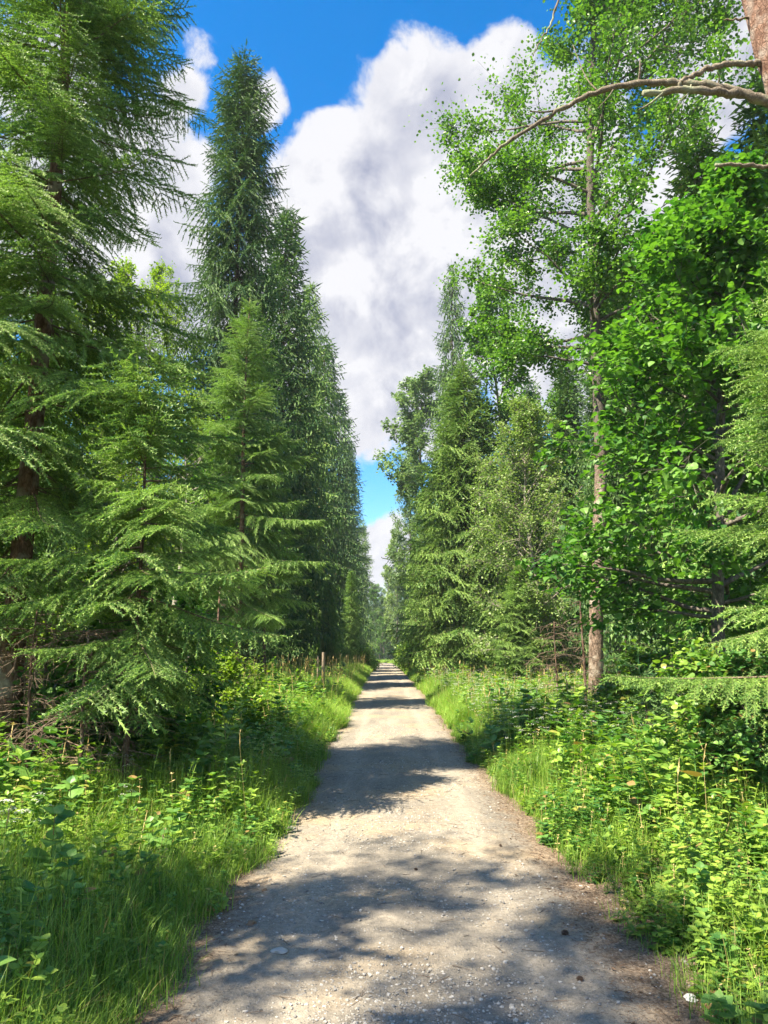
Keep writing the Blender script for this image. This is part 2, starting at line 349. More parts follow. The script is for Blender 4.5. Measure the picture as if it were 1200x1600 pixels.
    h = mt('ADD', mt('MULTIPLY', stone, .8), mt('ADD', mt('MULTIPLY', fine, .8), mt('MULTIPLY', noise(28, 6, .7), 1.2)))
    b = n.new('ShaderNodeBump'); b.inputs['Distance'].default_value = .012; b.inputs['Strength'].default_value = .8; l.new(h, b.inputs['Height']); l.new(b.outputs[0], p.inputs['Normal'])
    o = n.new('ShaderNodeOutputMaterial'); l.new(p.outputs[0], o.inputs[0]); return m
def plainmat(name, a, b, scale=20, rough=.85):
    m, t = newmat(name); n = t.nodes; l = t.links
    ge = n.new('ShaderNodeNewGeometry'); tc = n.new('ShaderNodeTexCoord')
    no = n.new('ShaderNodeTexNoise'); no.inputs['Scale'].default_value = scale; no.inputs['Detail'].default_value = 5; l.new(tc.outputs['Object'], no.inputs['Vector'])
    ad = n.new('ShaderNodeMath'); ad.operation = 'MULTIPLY_ADD'; l.new(no.outputs[0], ad.inputs[0]); ad.inputs[1].default_value = .8; l.new(ge.outputs['Random Per Island'], ad.inputs[2])
    s2 = n.new('ShaderNodeMath'); s2.operation = 'SUBTRACT'; s2.inputs[1].default_value = .4; s2.use_clamp = True; l.new(ad.outputs[0], s2.inputs[0])
    mc = n.new('ShaderNodeMix'); mc.data_type = 'RGBA'; mc.inputs[6].default_value = (*a, 1); mc.inputs[7].default_value = (*b, 1); l.new(s2.outputs[0], mc.inputs[0])
    p = n.new('ShaderNodeBsdfPrincipled'); p.inputs['Roughness'].default_value = rough; l.new(mc.outputs[2], p.inputs['Base Color'])
    o = n.new('ShaderNodeOutputMaterial'); l.new(p.outputs[0], o.inputs[0]); return m
M_SOIL, M_ROAD = groundmat(), roadmat()
M_STONE = plainmat('loose_stones', (.15, .145, .14), (.46, .43, .39), 30)
M_WHITE = plainmat('white_stone', (.55, .54, .50), (.75, .74, .70), 30)
M_LITTER = plainmat('fallen_debris', (.06, .035, .022), (.20, .13, .08), 20)
M_CONE = plainmat('pine_cone', (.05, .03, .02), (.13, .08, .05), 40)
M_POST = barkmat('weathered_post_wood', (.16, .12, .09), (.42, .34, .26), 24, .15, .3)

# ---------------------------------------------------------------- naming
def tag(o, label, cat=None, group=None, kind=None):
    if label: o['label'] = label
    if cat: o['category'] = cat
    if group: o['group'] = group
    if kind: o['kind'] = kind
    return o
def empty(name, loc, label, cat, group=None, rz=0.):
    o = bpy.data.objects.new(name, None); COL.objects.link(o); o.location = loc; o.rotation_euler = (0, 0, rz); o.empty_display_size = .3
    return tag(o, label, cat, group)
def kids(o): return [c for c in COL.objects if c.parent is o]
CH = {}
def part(geo, name, mats, parent, smooth=False):
    o = geo.obj(name, mats, parent, smooth); CH.setdefault(parent.name, []).append(o); return o
def dup(root, loc, rz=0., s=1., label=None, group=None, mat=None):
    r = root.copy(); COL.objects.link(r); r.location = loc; r.rotation_euler = (0, 0, rz)
    r.scale = (s, s, s) if isinstance(s, (int, float)) else s
    if label: r['label'] = label
    if group: r['group'] = group
    elif 'group' in r and group is None: del r['group']
    for c in CH.get(root.name, []):
        d = c.copy(); COL.objects.link(d); d.parent = r; CH.setdefault(r.name, []).append(d)
        if mat and d.name.startswith('crown'):
            d.material_slots[0].link = 'OBJECT'; d.material_slots[0].material = mat
    return r

# ---------------------------------------------------------------- ground and road
def grid(xs, ys):
    X, Y = np.meshgrid(xs, ys); Z = gz(X, Y); nx, ny = len(xs), len(ys)
    V = np.stack([X, Y, Z], -1).reshape(-1, 3)
    i = np.arange(nx - 1)[None] + np.arange(ny - 1)[:, None] * nx; i = i.ravel()
    F = np.concatenate([np.stack([i, i + 1, i + nx + 1], -1), np.stack([i, i + nx + 1, i + nx], -1)])
    return V, F
xs = np.unique(np.concatenate([np.linspace(-400, -12, 14), np.linspace(-12, 12, 97), np.linspace(12, 400, 14)]))
ys = np.unique(np.concatenate([np.linspace(-150, -10, 8), np.linspace(-10, 60, 200), np.linspace(60, 200, 120), np.linspace(200, 700, 12)]))
g = Geo(); V, F = grid(xs, ys); V[:, 2] -= .03 * (np.abs(V[:, 0] - road_x(V[:, 1])) < 1.5); g.add(V, F)
tag(g.obj('ground', M_SOIL, smooth=True), 'dark forest soil under the verges and trees', 'ground', kind='structure')
rng = np.random.default_rng(5)
us = np.linspace(-1, 1, 97); ys = np.concatenate([np.linspace(-9, 2.4, 60, endpoint=False), np.linspace(2.4, 14, 480, endpoint=False), np.linspace(14, 50, 360, endpoint=False), np.linspace(50, 175, 260)])
U, Y = np.meshgrid(us, ys)
wob = lambda y, k: .04 * np.sin(y * 1.1 + k) + .04 * np.sin(y * 2.9 + k * 2.3) + .03 * np.sin(y * 7.7 + k)
half = np.where(U > 0, 1.50 + wob(Y, 1), 1.42 + wob(Y, 4))
X = road_x(Y) + U * half
Z = gz(X, Y) + .012 + .004 * np.sin(X * 23 + 3 * np.sin(Y * 9)) * np.sin(Y * 17 + 2 * np.sin(X * 13)) + rng.normal(0, .0012, X.shape) - .02 * (np.abs(U) > .985)
nx = len(us); i = (np.arange(nx - 1)[None] + np.arange(len(ys) - 1)[:, None] * nx).ravel()
g = Geo(); g.add(np.stack([X, Y, Z], -1).reshape(-1, 3), np.concatenate([np.stack([i, i + 1, i + nx + 1], -1), np.stack([i, i + nx + 1, i + nx], -1)]))
road = g.obj('road', M_ROAD, smooth=True)
atr = road.data.attributes.new('across', 'FLOAT', 'POINT'); atr.data.foreach_set('value', (X - road_x(Y)).ravel().astype(np.float32))
tag(road, 'narrow pale gravel track running straight between the trees', 'road', kind='structure')

# ---------------------------------------------------------------- spruce
def shoot_template(lod):
    """a needled shoot along +x, unit length and unit width"""
    V = []; F = []
    def kite(ang, w, a=.0, b=1., m=.35):
        c, s_ = math.cos(ang), math.sin(ang); k = len(V)
        V.extend([(a, 0, 0), (a + (b - a) * m, c * w, s_ * w), (b, 0, 0), (a + (b - a) * m, -c * w, -s_ * w)])
        F.extend([(k, k + 1, k + 2), (k, k + 2, k + 3)])
    if lod == 0:
        kite(0, .40, m=.25); kite(1.57, .36, m=.25)
        r = random.Random(3)
        for q in range(12):
            a = q * 2.4; x = .0 + q / 12 * .88; c, s_ = math.cos(a), math.sin(a); k = len(V); t = 1.0 + .25 * r.random()
            V.extend([(x, 0, 0), (x + .10, c * .12, s_ * .12), (x + .15, c * t, s_ * t)]); F.append((k, k + 1, k + 2))
    elif lod == 1:
        kite(0, .62); kite(1.57, .5)
        for q in range(4):
            a = q * 2.4 + .5; x = .1 + q * .2; c, s_ = math.cos(a), math.sin(a); k = len(V)
            V.extend([(x, 0, 0), (x + .22, 0, 0), (x + .26, c * 1.1, s_ * 1.1)]); F.append((k, k + 1, k + 2))
    else:
        kite(.3, .8); kite(1.8, .6)
    return np.array(V, float), np.array(F)
SHOOT = {i: shoot_template(i) for i in range(3)}
LS = {0: 1.08, 1: 1.9, 2: 2.7}

def spruce_branch(Lb, rng, lod, droop=.5, dens=1.3):
    """one branch along +x; returns needles and wood arrays"""
    k = LS[lod]; O = []; D = []; Ln = []; wA = []; wB = []; wr = []
    sag = rng.uniform(.10, .2); lift = rng.uniform(.06, .14)
    def ax(t): return np.array([Lb * t, .02 * Lb * math.sin(t * 5 + sag * 40), Lb * (-sag * t ** 1.4 + lift * t ** 3)])
    seg = 7
    for i in range(seg):
        wA.append(ax(i / seg)); wB.append(ax((i + 1) / seg)); wr.append(.011 * Lb ** .8 * (1 - i / seg) + .002)
    step = .062 * k / (dens * (1.4 if lod == 0 else 1.)); t = .10 + rng.uniform(0, .05); side = 1
    while t < .985:
        p = ax(t); d = unit(ax(t + .02) - p)
        full = max(.0, math.sin(min(1, (t + .12) / .42) * math.pi / 2))
        bl = (.46 * Lb ** .85 * (1 - t) ** .75 * full + .07) * rng.uniform(.65, 1.15)
        a = side * R(rng.uniform(48, 66)); c, s_ = math.cos(a), math.sin(a)
        bd = np.array([d[0] * c - d[1] * s_, d[0] * s_ + d[1] * c, d[2] + rng.uniform(-.15, .12)])
        hang = droop * rng.uniform(.4, 1.3)
        n = max(1, int(bl / ((.066 if lod == 0 else .052) * k) ))
        prev = p
        for q in range(1, n + 1):
            u = q / n; pt = p + bd * bl * u + np.array([0, 0, -hang * bl * u * u])
            td = unit(pt - prev)
            if lod < 2: wA.append(prev); wB.append(pt); wr.append(.0028)
            for sd in ((1, -1) if q < n else (0,)):
                if sd and rng.random() < .12: continue
                a2 = sd * R(rng.uniform(24, 48)); c2, s2 = math.cos(a2), math.sin(a2)
                dd = np.array([td[0] * c2 - td[1] * s2, td[0] * s2 + td[1] * c2, td[2] - rng.uniform(0, .5) * droop * (1 if sd else 0) + rng.uniform(-.12, .12)])
                O.append(pt - td * .01); D.append(dd); Ln.append(k * (rng.uniform(.07, .145) if lod == 0 else rng.uniform(.055, .10)) * (1.3 if sd == 0 else 1))
            if lod < 2 or q % 2: O.append(prev); D.append(td); Ln.append(np.linalg.norm(pt - prev) * 1.15)
            prev = pt
        side = -side; t += step / Lb * rng.uniform(.8, 1.25)
    # needles along the leader itself
    for q in range(int(Lb * .8 / (.07 * k))):
        t = .2 + .8 * q / max(1, Lb * .8 / (.07 * k)); p = ax(t); dd = unit(ax(t + .02) - p)
        O.append(p); D.append(dd); Ln.append(.10 * k)
    O.append(ax(.99)); D.append(unit(ax(1.) - ax(.97))); Ln.append(.13 * k)
    O, D, Ln = map(np.array, (O, D, Ln))
    TV, TF = SHOOT[lod]; w = {0: .021, 1: .032, 2: .048}[lod]
    FV, FF = inst(TV, TF, scl(frames(D, rng.uniform(-.6, .6, len(D))), Ln, w, w), O)
    WV, WF = sticks(wA, wB, np.array(wr))
    return (FV, FF), (WV, WF)
BR = {}
def branches(lod, droop):
    key = (lod, droop)
    if key not in BR:
        r = np.random.default_rng(100 + lod * 7 + int(droop * 10))
        cls = {0: (.35, .8, 1.5, 2.4), 1: (.4, 1., 1.9, 3.0), 2: (.5, 1.2, 2.2, 3.2)}[lod]
        BR[key] = [(Lc, [spruce_branch(Lc, r, lod, droop) for _ in range(3)]) for Lc in cls]
    return BR[key]

def spruce(name, H, Rm, base, lod, seed, droop=.5, shape=.8, up=38, down=-14, step=.36, per=5, mat=None, bark=None, label='', dead=True, belly=.12, trunk_r=None, gap=0., dup_src=True, loc=(0, 0, 0), lean=(0, 0), group=None, sector=None):
    rng = np.random.default_rng(seed)
    root = empty(name, loc, label, 'spruce tree', group)
    r0 = trunk_r or (.0085 * H + .02)
    hs_ = np.linspace(0, 1, 15)
    pts = np.stack([lean[0] * hs_ * H + .03 * np.sin(hs_ * 7 + seed), lean[1] * hs_ * H + .03 * np.cos(hs_ * 6), hs_ * H - .05], -1)
    g = Geo(); g.add(*tube(pts, r0 * (1.25 * np.exp(-hs_ * 25) * .4 + (1 - hs_) ** .9) + .004, 10 if lod < 2 else 6, rough=.04, rng=rng), 0)
    fo = Geo(); tw = Geo(); wood = Geo()
    B = branches(lod, droop)
    def axis(h): return np.array([np.interp(h, pts[:, 2], pts[:, 0]), np.interp(h, pts[:, 2], pts[:, 1]), h])
    h = base; jobs = {}
    while h < H * .985:
        s_ = 1 - (h - base) / (H - base)
        prof = s_ ** shape if s_ < 1 - belly else (1 - belly) ** shape * (1 - .35 * ((s_ - 1 + belly) / belly))
        Lh = max(.22, Rm * prof)
        for q in range(per):
            if rng.random() < gap: continue
            az = rng.uniform(0, 2 * np.pi) if q == per - 1 else q * 2 * np.pi / (per - 1) + h * 7.3 + rng.normal(0, .25)
            if sector and not ((az - sector[0]) % (2 * np.pi) < sector[1]): continue
            ln = Lh * rng.uniform(.60, 1.2) * (1 + .14 * math.sin(az * 3 + h * 2.1 + seed)); pitch = R(up * (1 - s_) ** 1.6 + down * min(1, s_ * 1.2) + rng.normal(0, 6))
            ci = min(range(len(B)), key=lambda i: abs(math.log(B[i][0] / ln))); vi = int(rng.integers(3)); sc_ = ln / B[ci][0]
            M = frames(np.array([[math.cos(az) * math.cos(pitch), math.sin(az) * math.cos(pitch), math.sin(pitch)]]))[0]
            mir = np.array([1, rng.choice([-1, 1]), 1]) * sc_
            jobs.setdefault((ci, vi), []).append((M * mir[None], axis(h + rng.uniform(-.1, .1))))
        h += step * (.42 + .45 * s_) * rng.uniform(.8, 1.2)
    for (ci, vi), lst in jobs.items():
        M = np.array([a for a, b in lst]); T = np.array([b for a, b in lst]); (fv, ff), (wv, wf) = B[ci][1][vi]
        fo.add(*inst(fv, ff, M, T)); g.add(*inst(wv, wf, M, T), 1)
    # leader
    O = np.array([axis(H - .02), axis(H - .25), axis(H - .45)]); D = np.array([[0, 0, 1.], [.1, 0, 1], [-.1, .1, 1]]); TV, TF = SHOOT[lod]
    fo.add(*inst(TV, TF, scl(frames(D), np.array([.35, .3, .3]), .02, .02), O))
    if dead and base > .6:
        A = []; Bq = []; rr = []
        for h in np.arange(.5, base + 1.5, .10 if lod == 0 else .16):
            for _ in range(2):
                az = rng.uniform(0, 6.28); ln = Rm * rng.uniform(.12, .42); p = axis(h); e = p + np.array([math.cos(az) * ln, math.sin(az) * ln, -rng.uniform(.05, .35) * ln])
                A.append(p); Bq.append(e); rr.append(.006)
                for k in range(5):
                    u = rng.uniform(.3, 1); q = p + (e - p) * u; a2 = az + rng.choice([-1, 1]) * rng.uniform(.5, 1.1)
                    A.append(q); Bq.append(q + np.array([math.cos(a2), math.sin(a2), -rng.uniform(.2, .8)]) * rng.uniform(.08, .3) * ln); rr.append(.003)
        g.add(*sticks(A, Bq, np.array(rr)), 1)
    part(g, 'trunk', [bark or M_BARK_SP, M_TWIG], root, True)
    part(fo, 'crown', [mat or M_SPR_A], root)
    return root

# ---------------------------------------------------------------- broadleaf
def leaf_template(kind):
    if kind == 'round':      # folded round leaf
        V = [(0, 0, 0), (.35, .42, .07), (.8, .34, .07), (1, 0, -.04), (.8, -.34, .07), (.35, -.42, .07), (.5, 0, 0)]
        F = [(0, 6, 1), (1, 6, 2), (2, 6, 3), (3, 6, 4), (4, 6, 5), (5, 6, 0)]
    elif kind == 'broad':    # toothed, drooping, with a drip tip
        V = [(0, 0, 0), (.08, .34, .05), (.3, .50, .08), (.55, .42, .06), (.8, .24, 0), (1.05, 0, -.12), (.8, -.24, 0), (.55, -.42, .06), (.3, -.50, .08), (.08, -.34, .05), (.45, 0, 0)]
        F = [(a, 10, b) for a, b in zip(range(0, 10), list(range(1, 10)) + [0])]
    elif kind == 'ovate':
        V = [(0, 0, 0), (.3, .27, .05), (.65, .22, .03), (1, 0, -.1), (.65, -.22, .03), (.3, -.27, .05), (.5, 0, 0)]
        F = [(0, 6, 1), (1, 6, 2), (2, 6, 3), (3, 6, 4), (4, 6, 5), (5, 6, 0)]
    else:                    # diamond, for the far ones
        V = [(0, 0, 0), (.45, .38, .06), (1, 0, -.03), (.45, -.38, .06)]; F = [(0, 2, 1), (0, 3, 2)]
    return np.array(V, float), np.array(F)
LEAF = {k: leaf_template(k) for k in ('round', 'broad', 'ovate', 'far')}
def leaves(P, size, rng, kind, flat=.6, outdir=None):
    n = len(P); az = rng.uniform(0, 2 * np.pi, n)
    D = np.stack([np.cos(az), np.sin(az), rng.normal(-.25, .35, n)], -1)
    if outdir is not None: D = D + outdir * .8
    M = frames(D, rng.normal(0, flat, n)); s_ = size * rng.uniform(.5, 1.25, n)
    TV, TF = LEAF[kind]; return inst(TV, TF, scl(M, s_, s_, s_), P)

def broadleaf(name, loc, H, trunk, limbs, leafk, size, nleaf, mat, label, seed, bark=None, cat='tree', sub=7, twig=5, spread=.16, group=None, lod=0, ltrunk=None, flat=.6, droop=.0, twig_scale=1.):
    """trunk: list of (x,y,z,r); limbs: list of (height, azimuth, length, pitch in degrees)"""
    rng = np.random.default_rng(seed); root = empty(name, loc, label, cat, group)
    tp = np.array(trunk, float); P = bend(tp[:, :3], 4); rad = np.interp(np.linspace(0, 1, len(P)), np.linspace(0, 1, len(tp)), tp[:, 3])
    g = Geo()
    g.add(*tube(P, rad, 12 if lod == 0 else 7, rough=.035, rng=rng), 0)
    LP = []; out = []; A = []; B = []; rr = []
    for h, az, ln, pit in limbs:
        p0 = np.array([np.interp(h, P[:, 2], P[:, 0]), np.interp(h, P[:, 2], P[:, 1]), h]); rt = float(np.interp(h, P[:, 2], rad))
        d = np.array([math.cos(az) * math.cos(R(pit)), math.sin(az) * math.cos(R(pit)), math.sin(R(pit))])
        pts = [p0]
        for k in range(5):
            d = unit(d + rng.normal(0, .13, 3) + np.array([0, 0, .05 - droop * .12])); pts.append(pts[-1] + d * ln / 5)
        pts = np.array(pts); r_l = min(rt * .55, .010 + .016 * ln)
        g.add(*tube(pts, np.linspace(r_l, .005, 6), 6 if lod == 0 else 4, cap=False), 1)
        for s_ in range(sub):
            u = rng.uniform(.22, 1) if s_ < sub - 2 else 1.0; q0 = np.array([np.interp(u * 5, np.arange(6), pts[:, j]) for j in range(3)])
            sd = unit(d + rng.normal(0, .75, 3) + np.array([0, 0, .1 - droop * .4])); sl = ln * rng.uniform(.16, .38) * (1.15 - .5 * u) + .12 * twig_scale
            q1 = q0 + sd * sl; A.append(q0); B.append(q1); rr.append(.006 * (1 + ln * .15))
            for t_ in range(twig):
                v = rng.uniform(.15, 1); w0 = q0 + (q1 - q0) * v; td = unit(sd + rng.normal(0, .8, 3) - np.array([0, 0, droop * .8])); tl = sl * rng.uniform(.25, .7) + .05
                w1 = w0 + td * tl; A.append(w0); B.append(w1); rr.append(.003 if lod == 0 else .005)
                k = max(1, int(rng.poisson(nleaf))); vv = rng.uniform(.05, 1.1, k)[:, None]
                LP.append(w0 + (w1 - w0) * vv + rng.normal(0, spread * tl + size * .35, (k, 3))); out.append(np.repeat(td[None], k, 0))
    g.add(*sticks(A, B, np.array(rr)), 1)
    LP = np.concatenate(LP); fo = Geo(); fo.add(*leaves(LP, size, rng, leafk, flat, np.concatenate(out)))
    part(g, 'trunk', [bark or M_BARK_UP, ltrunk or bark or M_BARK_UP], root, True)
    part(fo, 'crown', [mat], root)
    return root
def limbset(rng, h0, h1, n, prof, pit0=20, pit1=60, azc=None, azw=None):
    out = []
    for i in range(n):
        u = (i + rng.random() * .6) / n; h = h0 + (h1 - h0) * u
        az = rng.uniform(0, 6.283) if azc is None else rng.normal(azc, azw)
        out.append((h, az, max(.25, prof(u) * rng.uniform(.7, 1.15)), pit0 + (pit1 - pit0) * u + rng.normal(0, 8)))
    return out

def place(px, Y, dz=-.05):
    X, z = ground_pt(px, Y); return (X, Y, z + dz)

#=== LEFT SIDE ===
X0 = place(5, 8.6)
t_l1 = spruce('spruce_tree', 15.5, 2.45, 2.0, 0, 11, droop=.35, shape=.55, down=-16, step=.47, per=6, mat=M_SPR_A, bark=M_BARK_RED, trunk_r=.14, gap=.09,
       label='tall nearest spruce at the left edge with reddish trunk and fresh green sprays', loc=X0)
t_l2 = spruce('spruce_tree', 5.0, 1.5, 1.2, 0, 23, droop=.35, shape=.7, down=-14, step=.34, per=5, mat=M_SPR_A, trunk_r=.032, belly=.2,
       label='young bright green spruce in front of the tall one at left', loc=place(195, 7.7))
t_l3 = spruce('spruce_tree', top_z(468, 19), 2.4, 2.3, 0, 31, droop=.35, shape=.75, down=-12, step=.42, per=5, mat=M_SPR_A, bark=M_BARK_RED, trunk_r=.09, gap=.05,
       label='slender light green spruce with bare lower trunk at left of the track', loc=place(368, 19))
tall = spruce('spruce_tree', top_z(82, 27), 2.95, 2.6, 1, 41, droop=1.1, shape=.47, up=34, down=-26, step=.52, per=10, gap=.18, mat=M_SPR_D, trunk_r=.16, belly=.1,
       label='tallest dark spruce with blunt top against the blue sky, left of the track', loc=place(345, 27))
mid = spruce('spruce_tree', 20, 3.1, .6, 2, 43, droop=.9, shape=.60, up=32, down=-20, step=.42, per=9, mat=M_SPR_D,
       label='dark spruce whose top shows right of the blunt-topped tallest one', loc=place(430, 36))
def spr_copy(src, px, Y, py_top, wide=1., rz=None, label=None, group=None, mat=None, rg=random.Random(7)):
    H0 = src['h']
    x, y, z = place(px, Y); k = (top_z(py_top, Y) - z) / H0
    return dup(src, (x, y, z), rg.uniform(0, 6.28) if rz is None else rz, (k * wide, k * wide, k), label, group, mat)
rag = spruce('spruce_tree', 20, 3.0, 1.8, 2, 47, droop=1.3, shape=.52, up=24, down=-30, step=.50, per=8, mat=M_SPR_O, gap=.34, belly=.05, trunk_r=.12,
       label='olive-lit ragged spruce in the left row, third top down the slope of tops')
rag['h'] = 20.; k_ = (top_z(440, 48) + .05) / 20; rag.location = place(474, 48); rag.scale = (.95, .95, k_)
mid['h'] = 20.; tall['h'] = top_z(82, 27)
mid.scale = (1.05, 1.05, (top_z(318, 36)) / 20)
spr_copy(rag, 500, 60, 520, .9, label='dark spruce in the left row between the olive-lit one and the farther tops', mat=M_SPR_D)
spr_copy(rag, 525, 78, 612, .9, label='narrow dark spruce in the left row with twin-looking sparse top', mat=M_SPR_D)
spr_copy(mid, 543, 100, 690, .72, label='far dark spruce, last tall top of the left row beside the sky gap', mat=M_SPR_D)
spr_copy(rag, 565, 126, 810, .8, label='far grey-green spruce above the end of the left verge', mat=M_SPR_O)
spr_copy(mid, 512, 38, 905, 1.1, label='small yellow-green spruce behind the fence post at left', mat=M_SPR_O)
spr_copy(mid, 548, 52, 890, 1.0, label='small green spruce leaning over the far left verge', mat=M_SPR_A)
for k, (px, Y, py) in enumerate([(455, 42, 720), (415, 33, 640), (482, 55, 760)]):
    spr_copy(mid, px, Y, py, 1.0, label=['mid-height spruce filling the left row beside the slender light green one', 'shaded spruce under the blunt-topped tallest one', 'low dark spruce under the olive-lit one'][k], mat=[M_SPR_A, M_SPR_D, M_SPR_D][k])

# the forest behind the left row
def back(src, pts, label, group, mats, seed, wide=1.):
    rg = random.Random(seed)
    for px, Y, H in pts:
        x, y, z = place(px, Y); k = H / src['h']
        dup(src, (x, y, z), rg.uniform(0, 6.28), (k * wide * rg.uniform(.9, 1.15), k * wide, k), label, group, rg.choice(mats))
back(mid, [(40, 17, 9), (-60, 22, 12), (110, 30, 14), (215, 33, 13), (290, 40, 15), (20, 32, 17), (345, 48, 16), (160, 46, 18), (395, 56, 17), (-30, 44, 19), (440, 70, 17), (470, 88, 17), (270, 66, 18), (370, 80, 18)],
     'forest spruce standing behind the front row left of the track', 'spruces deep in the forest at left', [M_SPR_D, M_SPR_D, M_SPR_O, M_SPR_A], 4, .95)

rg = np.random.default_rng(77)
def simple_trunk(H, r, lean=(0, 0), seed=0):
    q = np.random.default_rng(seed); t = np.linspace(0, 1, 7)
    w = np.cumsum(q.normal(0, .012 * H, (7, 2)), 0); w -= w[0]
    return [(lean[0] * H * a + w[i, 0], lean[1] * H * a + w[i, 1], H * a * .97 - .05, r * (1 - a) ** .8 + .012) for i, a in enumerate(t)]
ytree = broadleaf('leafy_tree', place(160, 25), 15, simple_trunk(15, .12, seed=1), limbset(rg, 1.2, 14.4, 50, lambda u: 3.3 * math.sin(math.pi * (.22 + .7 * u))), 'far', .11, 10, M_YELLOW,
      'sunlit yellow-green leafy tree glowing between the spruces at left', 5, lod=1)
ytree['h'] = 12.
dup(ytree, place(60, 32), 2., (1.1, 1.1, 1.2), 'taller sunlit leafy tree behind the nearest spruce at the left edge')
dup(ytree, place(225, 31), 1., (.8, .8, 1.2), 'sunlit yellow-green tree top between the nearest and the tallest spruce')
dup(ytree, place(300, 35), 4., (.8, .8, .6), 'low sunlit leafy tree behind the slender light green spruce')

#=== RIGHT SIDE ===
def at(px, py, Y):
    z = top_z(py, Y); dep = Y * math.cos(PITCH) + (z - CAM_H) * math.sin(PITCH); return np.array([(px - 600) / FOC * dep, Y, z])
# pine at the right edge
px0 = np.array([3.92, 5.6, 0.]); root = empty('pine_tree', tuple(px0), 'pine with flaking pinkish bark leaning in at the top right corner', 'pine tree')
def rel(lst): return np.array(lst) - px0
e1, e2 = at(1155, 0, 5.6) + (.17, 0, 0), at(1198, 150, 5.6) + (.18, 0, 0)
g = Geo(); pts = bend([(0, 0, -.08), (-.02, 0, 1.5), (-.12, 0, 3.5), tuple((e2 - px0) * (1, 1, .8) + (.13, 0, 0)), tuple(e2 - px0), tuple(e1 - px0), tuple(e1 - px0 + (-.35, 0, 3.2)), tuple(e1 - px0 + (-.5, 0, 7.5))], 5)
g.add(*tube(pts, np.interp(np.linspace(0, 1, len(pts)), [0, .05, .5, 1], [.25, .215, .175, .06]), 20, rough=.035, rng=rng))
part(g, 'trunk', M_BARK_PINE, root, True)
def limb(name, path, r0, r1, twigs=(), mat=None, n=7):
    g = Geo(); P = bend(rel([at(*p) for p in path]), 6); k = len(P)
    P = P + rng.normal(0, .006, P.shape)
    g.add(*tube(P, np.linspace(r0, r1, k) * (1 + .10 * np.sin(np.arange(k) * 1.9)), n, rough=.05, rng=rng))
    for tp, a, b in twigs:
        Q = bend(rel([at(*p) for p in tp]), 3); g.add(*tube(Q, np.linspace(a, b, len(Q)), 5))
    return part(g, name, mat or M_DEAD, root, True)
limb('bare_branch', [(1275, 215, 5.62), (1235, 178, 5.62), (1200, 160, 5.6), (1150, 143, 5.6), (1100, 133, 5.6), (1050, 129, 5.62), (1000, 130, 5.65), (930, 145, 5.7), (870, 175, 5.78), (800, 216, 5.85), (768, 243, 5.9), (735, 276, 5.95)], .052, .008,
     [([(870, 172, 5.78), (850, 175, 5.75), (828, 174, 5.7)], .009, .006), ([(998, 130, 5.65), (1000, 110, 5.6), (1000, 93, 5.6)], .014, .005), ([(785, 228, 5.87), (776, 224, 5.87)], .006, .004), ([(1178, 156, 5.6), (1182, 146, 5.55)], .008, .005), ([(935, 143, 5.7), (915, 120, 5.8), (895, 70, 5.9)], .008, .003),
      ([(1120, 136, 5.6), (1124, 122, 5.55), (1121, 112, 5.5)], .008, .003), ([(960, 137, 5.68), (950, 152, 5.6), (935, 168, 5.55)], .006, .002), ([(830, 198, 5.82), (812, 192, 5.8), (800, 180, 5.8)], .005, .002), ([(1080, 131, 5.6), (1076, 145, 5.5), (1062, 158, 5.45), (1050, 178, 5.4)], .008, .002),
      ([(900, 160, 5.74), (905, 146, 5.7), (903, 132, 5.7)], .005, .002), ([(760, 252, 5.92), (748, 248, 5.9), (742, 238, 5.9)], .003, .0015)])
limb('bare_branch', [(1190, 99, 5.6), (1165, 99, 5.6), (1130, 101, 5.6), (1105, 108, 5.6), (1080, 119, 5.6), (1062, 128, 5.6)], .028, .020)
limb('bare_branch', [(1150, 146, 5.58), (1110, 142, 5.52), (1060, 140, 5.5), (1003, 147, 5.5)], .036, .026,
     [([(1062, 140, 5.5), (1062, 128, 5.47)], .02, .013), ([(1038, 143, 5.5), (1018, 160, 5.5), (998, 172, 5.55)], .013, .005)])
limb('bare_branch', [(1240, 262, 5.6), (1200, 260, 5.6), (1160, 258, 5.6), (1118, 259, 5.6)], .02, .014, [([(1122, 259, 5.6), (1117, 266, 5.6)], .009, .006)])
limb('bare_branch', [(1175, 28, 5.6), (1150, 30, 5.6), (1133, 32, 5.6)], .012, .006, [], M_TWIG)
limb('bare_branch', [(905, -60, 5.9), (872, 2, 5.9), (860, 38, 5.9), (850, 55, 5.9), (832, 88, 5.9)], .013, .005, [], M_DEAD)
px0 = np.array([0., 0, 0])

# the tall aspen-like tree with the bare trunk
ax0 = place(930, 15.5)
aspen_limbs = limbset(rg, 8.3, 21.3, 54, lambda u: 3.9 * math.sin(math.pi * (.17 + .72 * u)) ** .8, 8, 55)
aspen_limbs += [(7.6, 3.3, 1.9, 12), (6.9, .4, 1.6, 10), (8.0, 3.0, 2.4, 20), (9.0, 2.6, 3.2, 24), (8.6, .2, 2.6, 30)]
aspen = broadleaf('aspen_tree', ax0, 22, [(0, 0, -.1, .185), (.05, 0, .8, .155), (.18, 0, 3, .142), (.38, 0, 5.2, .132), (.42, 0, 8, .118), (.46, 0, 10.3, .10), (.50, 0, 12.5, .085), (.8, 0, 16.7, .06), (1.0, 0, 21.6, .02)],
      aspen_limbs, 'round', .078, 27, M_ASPEN, 'tall aspen with long bare scaly trunk and airy crown at right of the track', 9, bark=M_BARK_AS, sub=10, twig=7, spread=.22, ltrunk=M_BARK_UP, flat=.8)
aspen['category'] = 'aspen tree'
